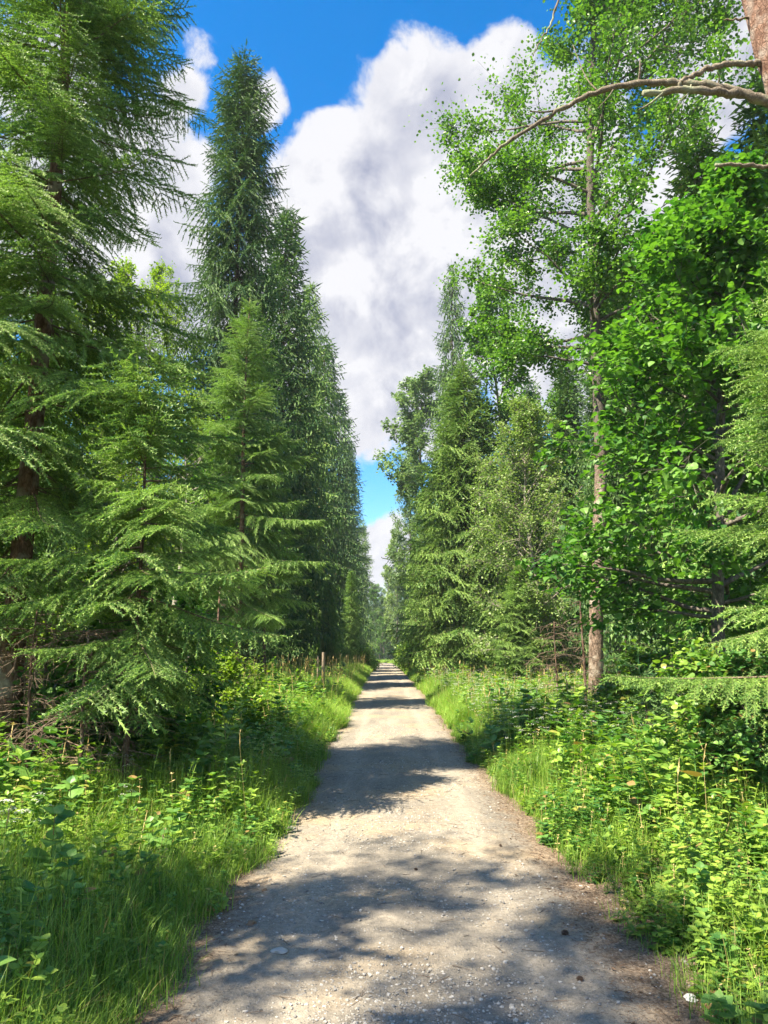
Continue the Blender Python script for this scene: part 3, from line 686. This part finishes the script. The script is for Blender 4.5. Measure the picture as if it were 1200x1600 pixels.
# big-leaved tree leaning out over the right verge
maple_l = limbset(rg, 1.7, 8.2, 74, lambda u: 2.0 * math.sin(math.pi * (.30 + .66 * u)) ** .9, 4, 50)
maple = broadleaf('maple_tree', place(1140, 10.2), 8.4, [(0, 0, -.1, .10), (-.03, .02, 1.5, .085), (.14, 0, 3.5, .07), (.30, .03, 5., .055), (.55, 0, 6.8, .035), (.75, 0, 8.3, .012)],
      maple_l, 'broad', .095, 11, M_MAPLE, 'dense maple-like tree with big glossy deep green leaves at the right', 12, sub=8, twig=5, spread=.2, flat=.45, droop=.3)
maple['category'] = 'leafy tree'; maple['h'] = 9.4
t_r4 = spruce('spruce_tree', 5.6, 1.75, .9, 0, 57, droop=.35, shape=.6, down=-12, step=.36, per=6, mat=M_SPR_A, trunk_r=.06, belly=.2, gap=.45,
       label='small light green spruce reaching in from the right edge', loc=place(1325, 7.3))
# long low branch of that spruce
(fv, ff), (wv, wf) = branches(0, .2)[3][1][1]
g = Geo(); d = np.array([[-.98, -.12, .10]]); M = frames(d)[0] * .92; V, F = inst(fv, ff, M[None], np.array([[0, 0, 1.25]])); g.add(V, F)
g2 = Geo(); g2.add(*inst(wv, wf, M[None], np.array([[0, 0, 1.25]])))
lb = part(g, 'low_branch', M_SPR_O, t_r4); part(g2, 'branch_wood', M_TWIG, t_r4)
# spruces down the right-hand row
r5 = spruce('spruce_tree', top_z(556, 29.5), 3.3, .9, 1, 63, droop=.7, shape=.72, up=34, down=-12, step=.34, per=9, mat=M_SPR_O, trunk_r=.17, belly=.15,
       label='broad yellow-green spruce with short brown trunk at right of the track', loc=place(733, 29.5)); r5['h'] = top_z(556, 29.5)
spr_copy(rag, 716, 46, 412, .55, label='thin-topped spruce rising highest behind the broad yellow-green one', mat=M_SPR_D)
spr_copy(r5, 808, 32, 700, .95, label='shorter spruce just right of the broad yellow-green one')
spr_copy(r5, 818, 23, 880, 1.35, label='low spreading young spruce on the right verge before the pale birch', mat=M_SPR_A)
spr_copy(mid, 668, 48, 760, 1.05, label='green spruce at the track side under the grey-green far aspen', mat=M_SPR_O)
spr_copy(mid, 650, 64, 840, 1.0, label='far small spruce on the right side of the track', mat=M_SPR_A)
spr_copy(rag, 845, 34, 590, .8, label='grey-green spruce showing above the pale birch', mat=M_SPR_D)
spr_copy(mid, 968, 21, 400, .62, label='slim tall spruce right behind the bare aspen trunk', mat=M_SPR_D)
birch = broadleaf('birch_tree', place(850, 23.5), 9.3, simple_trunk(9.3, .07, seed=3), limbset(rg, 1.0, 8.9, 80, lambda u: 2.1 * math.sin(math.pi * (.24 + .66 * u)), 20, 70), 'far', .085, 13, M_BIRCH,
      'pale fluffy young birch between the broad spruce and the bare aspen trunk', 15, bark=M_PALEBARK, lod=1, droop=.3); birch['h'] = 9.3
far_b = broadleaf('leafy_tree', place(674, 58), 24, simple_trunk(24, .2, seed=4), limbset(rg, 3, 23, 60, lambda u: 3.9 * math.sin(math.pi * (.2 + .7 * u)), 20, 65), 'far', .26, 10, M_PALE,
      'tall grey-green aspen far down the right side of the track', 16, lod=1); far_b['h'] = 24.
far_b.scale = (1.05, 1.05, top_z(575, 58) / 24)
x, y, z = place(800, 31); b2 = dup(far_b, (x, y, z), 1.4, (.62, .62, top_z(440, 31) / 24), 'tall loose-crowned leafy tree behind the broad spruce at right', mat=M_ASPEN)
for px, Y, py, lab, mt_, w in [(640, 84, 690, 'grey-green leafy tree where the right row narrows to the sky gap', M_PALE, .62), (622, 112, 830, 'small far leafy tree at the end of the right row', M_BIRCH, .6),
      (601, 150, 880, 'pale green leafy tree closing the view at the end of the track', M_BIRCH, .75), (578, 150, 915, 'darker leafy tree at the far end, left of the closing one', M_ASPEN, .7), (589, 175, 905, 'hazy far tree filling the gap behind the closing tree', M_PALE, 1.0), (612, 180, 900, 'far tree behind and right of the closing tree', M_PALE, 1.0), (560, 165, 930, 'far tree behind the last left bush', M_ASPEN, .9), (640, 148, 890, 'leafy tree at the far end, right of the closing one', M_PALE, .8), (595, 146, 960, 'low bushy tree at the bend of the track', M_ASPEN, .5)]:
    dup(far_b, place(px, Y), Y * 1.7, (w, w, (top_z(py, Y) + 1.5) / 24), lab, mat=mt_)
back(mid, [(905, 30, 14), (1000, 24, 15), (1075, 19, 13), (1160, 16, 14), (1230, 22, 17), (900, 44, 18), (1000, 38, 18), (830, 55, 20), (1120, 34, 17), (770, 70, 20), (700, 88, 19), (1300, 14, 14), (660, 110, 17), (745, 50, 16)],
     'forest spruce standing behind the front trees right of the track', 'spruces deep in the forest at right', [M_SPR_D, M_SPR_D, M_SPR_O], 9, .95)
back(mid, [(520, 190, 14), (545, 200, 16), (566, 195, 15), (588, 215, 17), (604, 205, 15), (622, 190, 16), (640, 200, 17), (665, 195, 18), (596, 170, 9), (578, 185, 11), (612, 172, 10)],
     'far spruce in the wood closing off the end of the track', 'spruces at the far end of the track', [M_SPR_A, M_SPR_O], 19, 1.3)
# dead thin spruce beside the aspen trunk
def dead_tree(loc, H, r, seed, label, spreadr=.9, n=60):
    q = np.random.default_rng(seed); root = empty('dead_spruce', loc, label, 'dead tree')
    g = Geo(); t = np.linspace(0, 1, 8); P = np.stack([.02 * np.sin(t * 6) * H * .3, .02 * np.cos(t * 5), t * H - .05], -1); g.add(*tube(P, r * (1 - t * .7), 7, rough=.05, rng=q))
    part(g, 'trunk', M_BARK_RED, root, True); g = Geo(); A = []; B = []; rr = []
    for i in range(n):
        h = q.uniform(.15, .98) * H; az = q.uniform(0, 6.28); ln = spreadr * q.uniform(.3, 1.1) * (1.1 - h / H * .6); p = np.array([0, 0, h]); d = np.array([math.cos(az), math.sin(az), q.uniform(-.1, .25)])
        for k in range(4):
            e = p + d * ln / 4; A.append(p); B.append(e); rr.append(.007 * (1 - k * .2)); d = unit(d + q.normal(0, .1, 3) - np.array([0, 0, .22]))
            for m in range(3):
                u = q.uniform(0, 1); s0 = p + (e - p) * u; sd = unit(d + q.normal(0, .6, 3) - np.array([0, 0, .3])); A.append(s0); B.append(s0 + sd * q.uniform(.06, .28) * ln); rr.append(.0032)
            p = e
    g.add(*sticks(A, B, np.array(rr))); part(g, 'crown', M_TWIG, root)
    return root
dead_tree(place(916, 14.6), 3.0, .035, 3, 'thin dead spruce stem leaning beside the bare aspen trunk', .7, 46)
dead_tree(place(872, 17), 2.2, .03, 5, 'low dead spruce with a tangle of brown twigs left of the aspen trunk', 1.2, 60)
dead_tree(place(985, 14), 1.7, .03, 6, 'broken dead spruce with drooping twigs right of the aspen trunk', 1.3, 50)
dead_tree(place(60, 9.6), 2.6, .03, 8, 'dead thicket spruce with brown twigs under the nearest spruce at left', 1.1, 90)
dead_tree(place(35, 8.0), 2.0, .025, 18, 'brown twiggy dead spruce at the left edge in front of the reddish trunk', 1.0, 80)
dead_tree(place(120, 7.5), 1.8, .025, 19, 'brown twiggy dead stem under the young bright spruce', .9, 80)
dead_tree(place(336, 15), 2.8, .04, 10, 'thin dark dead stem beside the slender spruce at left', .6, 30)
# pale trunk and slim stems seen in the gap at left
for px, Y, H, r, mt_, lab, nm in [(268, 20, 7., .12, M_PALEBARK, 'pale trunk showing in the gap between the left spruces', 'bare_trunk'), (318, 25, 7, .07, M_BARK_SP, 'slim brown trunk just left of the slender light green spruce', 'bare_trunk'), (412, 27, 5, .06, M_BARK_SP, 'thin dark stem in shade right of the slender light green spruce', 'bare_trunk')]:
    x, y, z = place(px, Y); q = simple_trunk(H, r, seed=px); tr = np.array(q)
    broadleaf(nm, (x, y, z), H, q, limbset(rg, H * .75, H * .95, 8, lambda u: 1.3, 10, 50), 'round', .09, 5, M_MAPLE, lab, px, bark=mt_, cat='tree', lod=1)

# bushes and saplings
def bush(px, Y, H, Rb, mat, label, seed, leafk='broad', size=.08, n=26, nleaf=7, name='leafy_bush', cat='bush', stem=.018, h0=.12, sub=6):
    q = np.random.default_rng(seed)
    return broadleaf(name, place(px, Y), H, simple_trunk(H, stem, seed=seed), limbset(q, h0 * H, H * .94, n, lambda u: Rb * math.sin(math.pi * (.3 + .6 * u)), 15, 60), leafk, size, nleaf, mat, label, seed, cat=cat, sub=sub, twig=4, spread=.25, flat=.45, droop=.2, twig_scale=.5)
bush(190, 9.2, 2.2, 1.0, M_MAPLE, 'dark broad-leaved bush in shade under the left spruces', 31)
bush(120, 9.3, 1.3, .8, M_MAPLE, 'low shaded bush beneath the nearest spruce at left', 32)
bush(285, 11.5, 2.3, .55, M_MAPLE, 'thin-stemmed sapling with few leaves at left of the verge', 33, n=12, nleaf=4, name='sapling', cat='sapling', h0=.45)
bush(330, 13, 1.2, .8, M_YELLOW, 'sunlit yellow-green bush under the slender spruce', 34, leafk='round', size=.07)
bush(232, 14.5, 1.6, 1.2, M_YELLOW, 'bright sunlit bush glimpsed behind the left spruces', 35, leafk='round', size=.08)
bush(30, 11.5, 1.6, 1.1, M_YELLOW, 'sunlit bush at the left edge behind the dead twigs', 36, leafk='round', size=.07)
bush(1128, 8.2, 1.25, .6, M_HERB, 'sapling with pale pointed leaves below the right maple-like tree', 37, n=20, name='sapling', cat='sapling', size=.075, nleaf=5, h0=.3)
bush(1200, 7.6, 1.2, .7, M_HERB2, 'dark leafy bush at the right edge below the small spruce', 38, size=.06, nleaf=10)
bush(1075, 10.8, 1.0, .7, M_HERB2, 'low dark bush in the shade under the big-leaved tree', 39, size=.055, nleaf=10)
bush(1010, 12.2, 1.0, .7, M_HERB, 'low bush beside the aspen trunk on its right', 40)
bush(690, 30, 1.2, 1.0, M_GRASSL, 'rounded green bush on the right verge by the broad spruce', 41, leafk='far', size=.1)
bush(648, 42, 1.5, 1.1, M_HERB, 'dark green bush crowding the right edge of the far track', 42, leafk='far', size=.12)
bush(572, 52, 1.2, .9, M_GRASSL, 'straw-tinted bush crowding the left edge of the far track', 43, leafk='far', size=.12)
bush(628, 62, 1.5, 1.0, M_HERB, 'farthest bush on the right edge of the track', 44, leafk='far', size=.15)
tiny = spruce('spruce_sapling', 1.3, .5, .12, 1, 91, droop=.4, shape=.8, mat=M_SPR_D, trunk_r=.015, step=.22, per=5, label='tiny dark spruce sapling in the herbs at right', loc=place(1012, 9.4), dead=False)
dup(tiny, place(1075, 9.0), 2., .85, 'second tiny spruce sapling, nearer the right edge, in the herbs', mat=M_SPR_D)

# unseen trees put in outside the left edge to throw the foreground into dappled shade
shade1 = broadleaf('leafy_tree', (-7.6, -1.5, 0), 15, simple_trunk(15, .16, seed=8), limbset(rg, 3, 14.6, 44, lambda u: 3.3 * math.sin(math.pi * (.2 + .7 * u)), 10, 60), 'round', .10, 4, M_ASPEN, 'unseen tall leafy tree left of the viewpoint that shades the near track', 21, lod=1)
broadleaf('leafy_tree', (-5.1, 2.3, 0), 6.6, simple_trunk(6.6, .06, seed=9), limbset(rg, 1.5, 6.4, 26, lambda u: 1.5, 10, 60), 'round', .09, 6, M_ASPEN, 'unseen small leafy tree added by the left verge to shade the near grass', 24, lod=1)
dup(shade1, (-8.4, 1.2, 0), 2.2, (.7, .7, .85), 'second unseen tall leafy tree outside the left edge, shading the near left grass')
dup(shade1, (-7.2, -5.0, 0), 4.2, (1.1, 1.1, .95), 'third unseen tall leafy tree behind the viewpoint, shading the near track')

#=== UNDERGROWTH ===
def blade(bendv, seg=(0, .4, .75, 1)):
    V = []
    for t in seg: 
        w = .5 * (1 - t) ** .6 if t < 1 else 0
        x = bendv * t * t; z = t * (1 - .35 * bendv * t)
        if t < 1: V += [(x, w, z), (x, -w, z)]
        else: V.append((x, 0, z))
    return np.array(V), np.array([[0, 1, 3], [0, 3, 2], [2, 3, 5], [2, 5, 4], [4, 5, 6]])
BL = [blade(b) for b in (.15, .4, .7, 1.0)]
def vnoise(x, y, k): return .5 + .25 * (np.sin(x * 1.7 * k + 1.3) * np.cos(y * 1.1 * k) + np.sin(x * .9 * k - y * 2.3 * k + 2) * .7 + np.sin((x + y) * 3.1 * k) * .3)
def scatter(side, y0, y1, n, wmax, seed, inner=0., power=1.):
    q = np.random.default_rng(seed); y = y0 + (y1 - y0) * q.random(n) ** power
    edge = (1.22 if side > 0 else 1.13) + .045 * np.sin(y * .8 + (1 if side > 0 else 4)) + .05 * np.sin(y * 2.7) + .05 * np.sin(y * 6.1 + side) - np.abs(q.normal(0, .06, n))
    if side < 0: edge = edge + .16 * np.clip((7 - y) / 3, 0, 1)
    if side > 0: edge = edge + .20 * np.clip((9 - y) / 6, 0, 1)
    dx = inner + wmax * q.random(n) ** 1.25
    x = road_x(y) + side * (edge + dx); ok = np.abs(x) < .58 * y + 1.2
    return x[ok], y[ok], dx[ok], q
def grassband(geo, side, y0, y1, n, wmax, h, w, seed, power=1., inner=0.):
    x, y, dx, q = scatter(side, y0, y1, n, wmax, seed, inner, power); m = len(x)
    hh = h * (.48 + .52 * sstep(0, .45, dx)) * (.55 + .7 * vnoise(x, y, 1.)) * q.uniform(.5, 1.25, m)
    az = q.uniform(0, 2 * np.pi, m); M = rotz(az); T = np.stack([x, y, gz(x, y) - .01], -1); k = q.integers(0, 4, m)
    M = scl(M, hh, w * q.uniform(.6, 1.3, m), hh)
    for i in range(4): geo.add(*inst(BL[i][0], BL[i][1], M[k == i], T[k == i]))
def herb_template(seed, nl=12, ls=.16, kind='ovate'):
    q = np.random.default_rng(seed); g = Geo(); lean = q.normal(0, .15, 2); pts = np.array([[lean[0] * t * t, lean[1] * t * t, t] for t in np.linspace(0, 1, 5)])
    g.add(*sticks(pts[:-1], pts[1:], np.full(4, .008)))
    P = []; D = []; S = []
    for i in range(nl // 2):
        t = .15 + .85 * (i + .5) / (nl / 2); c = np.array([lean[0] * t * t, lean[1] * t * t, t]); a = i * 1.57 + q.normal(0, .3)
        for s_ in (0, math.pi):
            P.append(c); D.append([math.cos(a + s_), math.sin(a + s_), q.uniform(-.1, .5)]); S.append(ls * (1.25 - .75 * t) * q.uniform(.8, 1.2))
            if q.random() < .5: P.append(c + np.array(D[-1]) * .3 * ls); D.append([math.cos(a + s_ + .9), math.sin(a + s_ + .9), .1]); S.append(ls * .7)
    TV, TF = LEAF[kind]; S = np.array(S); g.add(*inst(TV, TF, scl(frames(np.array(D)), S, S, S), np.array(P)))
    for a in (0, 2.1, 4.2): g.add(*inst(TV, TF, scl(frames(np.array([[math.cos(a), math.sin(a), .6]])), ls * .5, ls * .5, ls * .5), pts[-1:]))
    return g.arrays()
HB = [herb_template(s, nl, ls, kd) for s, nl, ls, kd in ((1, 12, .22, 'ovate'), (2, 16, .20, 'ovate'), (3, 10, .26, 'broad'), (4, 8, .34, 'broad'), (5, 22, .13, 'ovate'), (6, 14, .30, 'ovate'), (7, 6, .12, 'ovate'))]
HMAT = [0, 1, 0, 1, 0, 0, 2]
def herbband(geo, side, y0, y1, n, wmax, h, seed, inner=.0, power=1.):
    x, y, dx, q = scatter(side, y0, y1, n, wmax, seed, inner, power); m = len(x)
    keep = q.random(m) < (.25 + .9 * vnoise(x, y, .8)); x, y, dx = x[keep], y[keep], dx[keep]; m = len(x)
    hh = h * (.40 + .60 * sstep(0, .8, dx)) * (.55 + .6 * vnoise(x + 5, y, 1.3)) * q.uniform(.55, 1.2, m)
    tilt = frames(np.stack([np.ones(m), 0 * x, q.normal(0, .25, m)], -1)); M = np.einsum('nij,njk->nik', rotz(q.uniform(0, 6.28, m)), tilt)
    M = scl(M, np.maximum(hh, .25), np.maximum(hh, .25), hh); T = np.stack([x, y, gz(x, y) - .01], -1); k = q.integers(0, len(HB), m)
    pt_ = vnoise(x * 1.7 + 9, y * 1.3, 1.1); k = np.where((pt_ > .62) & (q.random(m) < .7), 4, np.where((pt_ < .33) & (q.random(m) < .7), 5, k))
    for i in range(len(HB)): geo.add(*inst(HB[i][0], HB[i][1], M[k == i], T[k == i]), HMAT[i])
for side, nm in ((-1, 'left'), (1, 'right')):
    g = Geo(); L_ = side < 0
    grassband(g, side, 2.2, 7, 26000 if L_ else 12000, 3.0, .42 if L_ else .33, .0052, 201 + side)
    grassband(g, side, 7, 16, 52000 if L_ else 32000, 4.5, .54 if L_ else .48, .006, 203 + side)
    grassband(g, side, 3.2 if L_ else 6, 16, 16000, .7, .34, .0055, 243 + side); grassband(g, side, 15, 60, 16000, .8, .45, .012, 247 + side, 1.4)
    tag(g.obj('grass', M_GRASS), 'tangled green grass along the near %s verge of the track' % nm, 'grass', kind='stuff')
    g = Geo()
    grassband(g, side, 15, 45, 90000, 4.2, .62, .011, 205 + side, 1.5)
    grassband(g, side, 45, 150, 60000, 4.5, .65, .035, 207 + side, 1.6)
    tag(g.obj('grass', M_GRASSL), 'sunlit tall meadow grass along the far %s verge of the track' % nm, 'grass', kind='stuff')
    g = Geo()
    herbband(g, side, 2.3, 7, 700 if L_ else 1500, 2.9, .44 if L_ else .44, 211 + side, .05 if not L_ else .15)
    herbband(g, side, 6.5, 16, 2600, 5.0, .72, 213 + side, .05)
    herbband(g, side, 5 if L_ else 5.5, 16, 420, .8, .42, 251 + side, 0.); herbband(g, side, 16, 34, 2400, 5, .72, 215 + side, .3)
    tag(g.obj('undergrowth', [M_HERB, M_HERB2, M_STRAW]), 'leafy herbs and nettles crowding the %s verge' % nm, 'undergrowth', kind='stuff')
# forest-floor cover behind the verges
g = Geo()
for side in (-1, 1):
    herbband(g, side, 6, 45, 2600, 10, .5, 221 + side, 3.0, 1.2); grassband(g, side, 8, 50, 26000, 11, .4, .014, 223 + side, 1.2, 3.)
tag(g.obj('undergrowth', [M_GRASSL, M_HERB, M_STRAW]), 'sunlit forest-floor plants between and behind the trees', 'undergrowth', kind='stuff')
# straw-coloured seed heads on the left verge, white meadow flowers on the right
g = Geo()
for side, y0, y1, n, hh in ((-1, 17, 48, 420, .95), (1, 12, 40, 260, .85), (-1, 5, 12, 10, .7), (1, 4, 12, 9, .7)):
    x, y, dx, q = scatter(side, y0, y1, n, 3.0, 231 + side, .25, 1.2); m = len(x); h = hh * q.uniform(.6, 1.15, m)
    A = np.stack([x, y, gz(x, y)], -1); B = A + np.stack([q.normal(0, .12, m) * h, q.normal(0, .12, m) * h, h], -1); r = .0014 + .00006 * y
    g.add(*sticks(A, B, r)); D = unit(B - A); TV, TF = SHOOT[1]; g.add(*inst(TV, TF, scl(frames(D + q.normal(0, .12, (m, 3))), .16, .010 + .0003 * y.mean(), .010), B - D * .03))
tag(g.obj('seedheads', M_STRAW), 'dry straw-coloured grass seedheads standing above the verges', 'grass', kind='stuff')
def umbel(rad, n, q, rays=True):
    """flat white flower head centred on the origin, and its green rays"""
    a = q.uniform(0, 6.28, n); r = rad * np.sqrt(q.random(n)); P = np.stack([r * np.cos(a), r * np.sin(a), .35 * rad * (1 - (r / rad) ** 2) + q.normal(0, .002, n)], -1)
    TV, TF = LEAF['far']; D = np.stack([np.cos(a * 5), np.sin(a * 5), q.normal(0, .2, n)], -1); s_ = rad * .30
    V, F = inst(TV - np.array([.5, 0, 0]), TF, scl(frames(D), s_, s_ * 1.1, s_), P); return (V, F), P
g = Geo(); q = np.random.default_rng(8); (uv, uf), _ = umbel(.035, 12, q)
x, y, dx, q = scatter(1, 10, 42, 2600, 3.8, 241, .3, 1.3); m = len(x); h = .62 * q.uniform(.7, 1.25, m); T = np.stack([x, y, gz(x, y) + h], -1)
g.add(*inst(uv, uf, scl(rotz(q.uniform(0, 6.28, m)), 1.2 + .03 * y, 1.2 + .03 * y, 1.), T)); st = Geo()
g.add(*sticks(T - np.stack([0 * x, 0 * x, h], -1), T, .002), 1)
tag(g.obj('wildflowers', [M_PETAL, M_HERB]), 'small white wildflowers sprinkled through the sunny right verge', 'wildflowers', kind='stuff')

# white umbel flowers one can count, left verge
wf = [(8, 1268, 5.9, 'lone white umbel flower at the very left edge above the grass'), (36, 1283, 6.0, 'white umbel flower plant beside the left edge, lowest of its cluster'), (60, 1256, 6.4, 'white umbel flowers in the left cluster, tallest of it'),
      (176, 1193, 7.6, 'white umbel flower on thin stem left of the paired ones'), (198, 1196, 7.7, 'paired white umbel flowers before the dark bush'), (195, 1242, 7.0, 'low white umbel flower in the grass under the paired ones')]
for i, (px, py, Y, lab) in enumerate(wf):
    X_ = at(px, py - 14, Y); q = np.random.default_rng(300 + i); gzv = float(gz(X_[0], Y)); root = empty('umbel_flower', (X_[0], Y, gzv), lab, 'wildflower', 'white umbel flowers on the left verge')
    H = X_[2] - gzv; g = Geo(); P = bend([(0.03, 0, -.02), (.02, .01, H * .5), (0, 0, H - .05)], 3); g.add(*tube(P, np.linspace(.004, .0025, len(P)), 5))
    heads = [(0, 0, H, .06)] + [(q.uniform(-.12, .12), q.uniform(-.1, .1), H - q.uniform(.02, .10), .045) for _ in range(2)]
    for hx, hy, hz, rd in heads:
        hp = np.array([hx, hy, hz]); A0 = np.array([0, 0, min(H - .05, hz - .06)]); g.add(*sticks([A0], [hp - (0, 0, .03)], .0022))
        (V, F), Q = umbel(rd, 46, q); fg = Geo(); fg.add(V + hp, F); part(fg, 'flower_head', M_PETAL, root)
        g.add(*sticks(np.repeat((hp - (0, 0, .03))[None], 12, 0), Q[:12] + hp, .0009))
    part(g, 'stem', M_HERB, root)
    (hv, hf) = HB[i % 4]; g = Geo(); g.add(hv * np.array([.5, .5, H * .6]), hf); part(g, 'leaf_cluster', M_HERB, root)

# long straw stalks leaning over the left verge at mid distance
for i, (p, lab) in enumerate([([(440, 1202, 12.2), (490, 1165, 12.0), (512, 1140, 11.8)], 'long pale grass stalk arching over the left edge of the track'), ([(452, 1208, 12.), (478, 1183, 11.9), (497, 1170, 11.8)], 'shorter dry grass stalk leaning below the long pale one')]):
    P = bend([at(*k) for k in p], 4); g = Geo(); g.add(*tube(P, np.linspace(.006, .003, len(P)), 5)); g.add(*inst(*SHOOT[1], scl(frames(unit(P[-1:] - P[-3:-2])), .14, .014, .014), P[-2:-1]))
    o = g.obj('grass_stalk', M_STRAW); tag(o, lab, 'grass stalk')
    P0 = P[0]; A = Geo()

# fence post on the left verge
def post(px, Y, H, w, label, lean=.0):
    x, y, z = place(px, Y, -.1); root = g = Geo(); n = 10; t = np.linspace(0, 1, 9)
    P = np.stack([lean * t * H + .004 * np.sin(t * 9), 0 * t, t * (H + .1)], -1); g.add(*tube(P, w * (1 - .08 * t), 12, rough=.03, rng=np.random.default_rng(int(px))))
    o = g.obj('fence_post', M_POST, smooth=False); o.location = (x, y, z); tag(o, label, 'fence post')
post(504, 23, 1.35, .055, 'weathered wooden post standing in the tall grass at left', .01)
post(497, 26, 1.2, .028, 'thin reddish second post just left of the weathered one', -.02)

#=== LOOSE THINGS ON THE TRACK ===
def rock(q, n=2):
    import bmesh
    bm = bmesh.new(); bmesh.ops.create_icosphere(bm, subdivisions=n, radius=1)
    for v in bm.verts:
        c = v.co; f = 1 + .22 * math.sin(c.x * 3 + q) + .15 * math.sin(c.y * 4 + q * 2) * math.cos(c.z * 3) + .1 * math.sin(c.z * 7 + q); v.co = Vector((c.x * f, c.y * f * .8, c.z * f * .55))
    bm.verts.ensure_lookup_table(); V = np.array([v.co[:] for v in bm.verts]); F = np.array([[v.index for v in f.verts] for f in bm.faces]); bm.free(); return V, F
RK = [rock(k, 1) for k in range(5)]; q = np.random.default_rng(51)
g = Geo(); n = 26000
y = 2.6 + 13 * q.random(n) ** 1.7; u = q.normal(0, .62, n); x = road_x(y) + np.clip(u, -1.38, 1.42)
keep = (vnoise(x, y, 1.6) * q.uniform(.5, 1.5, n) > .48) ; x, y = x[keep], y[keep]; n = len(x)
s_ = .0035 + .010 * q.random(n) ** 5 + .002 * q.random(n); T = np.stack([x, y, gz(x, y) + .012 + s_ * .15], -1); k = q.integers(0, 5, n)
M = scl(rotz(q.uniform(0, 6.28, n)), s_, s_, s_)
for i in range(5): g.add(*inst(RK[i][0], RK[i][1], M[k == i], T[k == i]))
tag(g.obj('gravel', M_STONE), 'loose small gravel scattered over the near track', 'gravel', kind='stuff')
# dry needles, bits of bark and leaves on the margins
g = Geo(); n = 16000; y = 2.6 + 15 * q.random(n) ** 1.5; sd = np.where(q.random(n) < .68, 1, -1); x = road_x(y) + sd * (1.20 + q.normal(0, .15, n) - .07 * (sd > 0))
P = np.stack([x, y, gz(x, y) + .016], -1); a = q.uniform(0, 6.28, n); ln = q.uniform(.012, .04, n); D = np.stack([np.cos(a), np.sin(a), q.normal(0, .12, n)], -1) * ln[:, None]
g.add(*sticks(P, P + D, .0011)); m = 700; i = q.integers(0, n, m); g.add(*leaves(P[i] + (0, 0, .004), .028, q, 'ovate', .25))
tag(g.obj('litter', M_LITTER), 'brown spruce needles and dead leaves along the track margins', 'litter', kind='stuff')
g = Geo(); m = 260; y = 2.7 + 9 * q.random(m); x = road_x(y) + q.uniform(-1.35, 1.4, m); a = q.uniform(0, 6.28, m); P = np.stack([x, y, gz(x, y) + .017], -1)
g.add(*sticks(P, P + np.stack([np.cos(a), np.sin(a), 0 * a], -1) * q.uniform(.03, .13, m)[:, None], .0022))
tag(g.obj('twigs', M_TWIG), 'broken brown twigs lying on the track', 'twigs', kind='stuff')
def ground_xy(px, py):
    d = pdir(px, py); t = -CAM_H / d.z; return d.x * t, d.y * t
V, F = rock(2.2, 3)
for i, (px, py, sz, mt_, nm, lab, cat) in enumerate([
    (1080, 1556, .034, M_WHITE, 'white_stone', 'white stone lying at the right edge of the track', 'stone'), (437, 1491, .045, M_STONE, 'flat_stone', 'flat grey stone bedded in the track near its left side', 'stone'),
    (392, 1447, .032, M_LITTER, 'clod', 'dark clod of earth at the left margin of the track', 'clod'), (413, 1393, .022, M_LITTER, 'clod', 'small dark clod farther up the left margin', 'clod'), (452, 1293, .06, M_STONE, 'flat_stone', 'pale flat stone by the left grass edge', 'stone'),
    (801, 1575, .016, M_STONE, 'pebble', 'small pale pebble near the bottom of the track', 'pebble')]):
    x, y = ground_xy(px, py); g = Geo(); g.add(V * sz * np.array([1, 1, .35 if nm == 'flat_stone' else .8]), F); o = g.obj(nm, mt_, smooth=nm == 'flat_stone'); o.location = (x, y, float(gz(x, y)) + .012 + sz * .12); o.rotation_euler = (0, 0, i * 1.3); tag(o, lab, cat)
def cone(px, py, L_, rz, lab):
    x, y = ground_xy(px, py); g = Geo(); q = np.random.default_rng(int(px)); n = 46; i = np.arange(n); u = i / n; a = i * 2.4; r = L_ * .30 * np.sin(np.pi * (.18 + .8 * u)) ** .7
    P = np.stack([(u - .5) * L_, r * .45 * np.cos(a), r * .45 * np.sin(a)], -1); D = np.stack([np.full(n, .55), np.cos(a), np.sin(a)], -1); TV, TF = LEAF['round']
    g.add(*inst(TV, TF, scl(frames(D), r * 1.0, r * 1.1, r), P)); t = np.linspace(0, 1, 6); g.add(*tube(np.stack([(t - .5) * L_, 0 * t, 0 * t], -1), L_ * .16 * np.sin(np.pi * (.15 + .7 * t)), 7))
    o = g.obj('pine_cone', M_CONE); o.location = (x, y, float(gz(x, y)) + .012 + L_ * .2); o.rotation_euler = (0, .05, rz); tag(o, lab, 'cone', 'cones lying on the track')
cone(883, 1459, .045, .4, 'dark open cone on the track beside the large sunny patch'); cone(782, 1324, .03, 1.9, 'dark cone farthest up the track, right of its middle'); cone(906, 1530, .035, 2.6, 'dark cone at the right margin below the sunny patch')
cone(650, 1362, .028, .1, 'flattened dark cone in the middle of the track')
print('polys', sum(len(o.data.polygons) for o in COL.objects if o.type == 'MESH'), 'unique', sum(len(m.polygons) for m in bpy.data.meshes))
# summer air: a faint even haze that softens the far end of the track
import bmesh
bm = bmesh.new(); bmesh.ops.create_cube(bm, size=1)
hz_me = bpy.data.meshes.new('haze'); bm.to_mesh(hz_me); bm.free()
hz = bpy.data.objects.new('haze', hz_me); COL.objects.link(hz); hz.scale = (900, 1000, 50); hz.location = (0, 300, 15)
m, t = newmat('haze_air'); pvn = t.nodes.new('ShaderNodeVolumePrincipled'); pvn.inputs['Density'].default_value = .0004; pvn.inputs['Color'].default_value = (.8, .88, 1, 1)
t.links.new(pvn.outputs[0], t.nodes.new('ShaderNodeOutputMaterial').inputs['Volume']); hz_me.materials.append(m)
cy.volume_bounces = 0
tag(hz, 'faint summer haze softening the far end of the track', 'haze', kind='stuff')
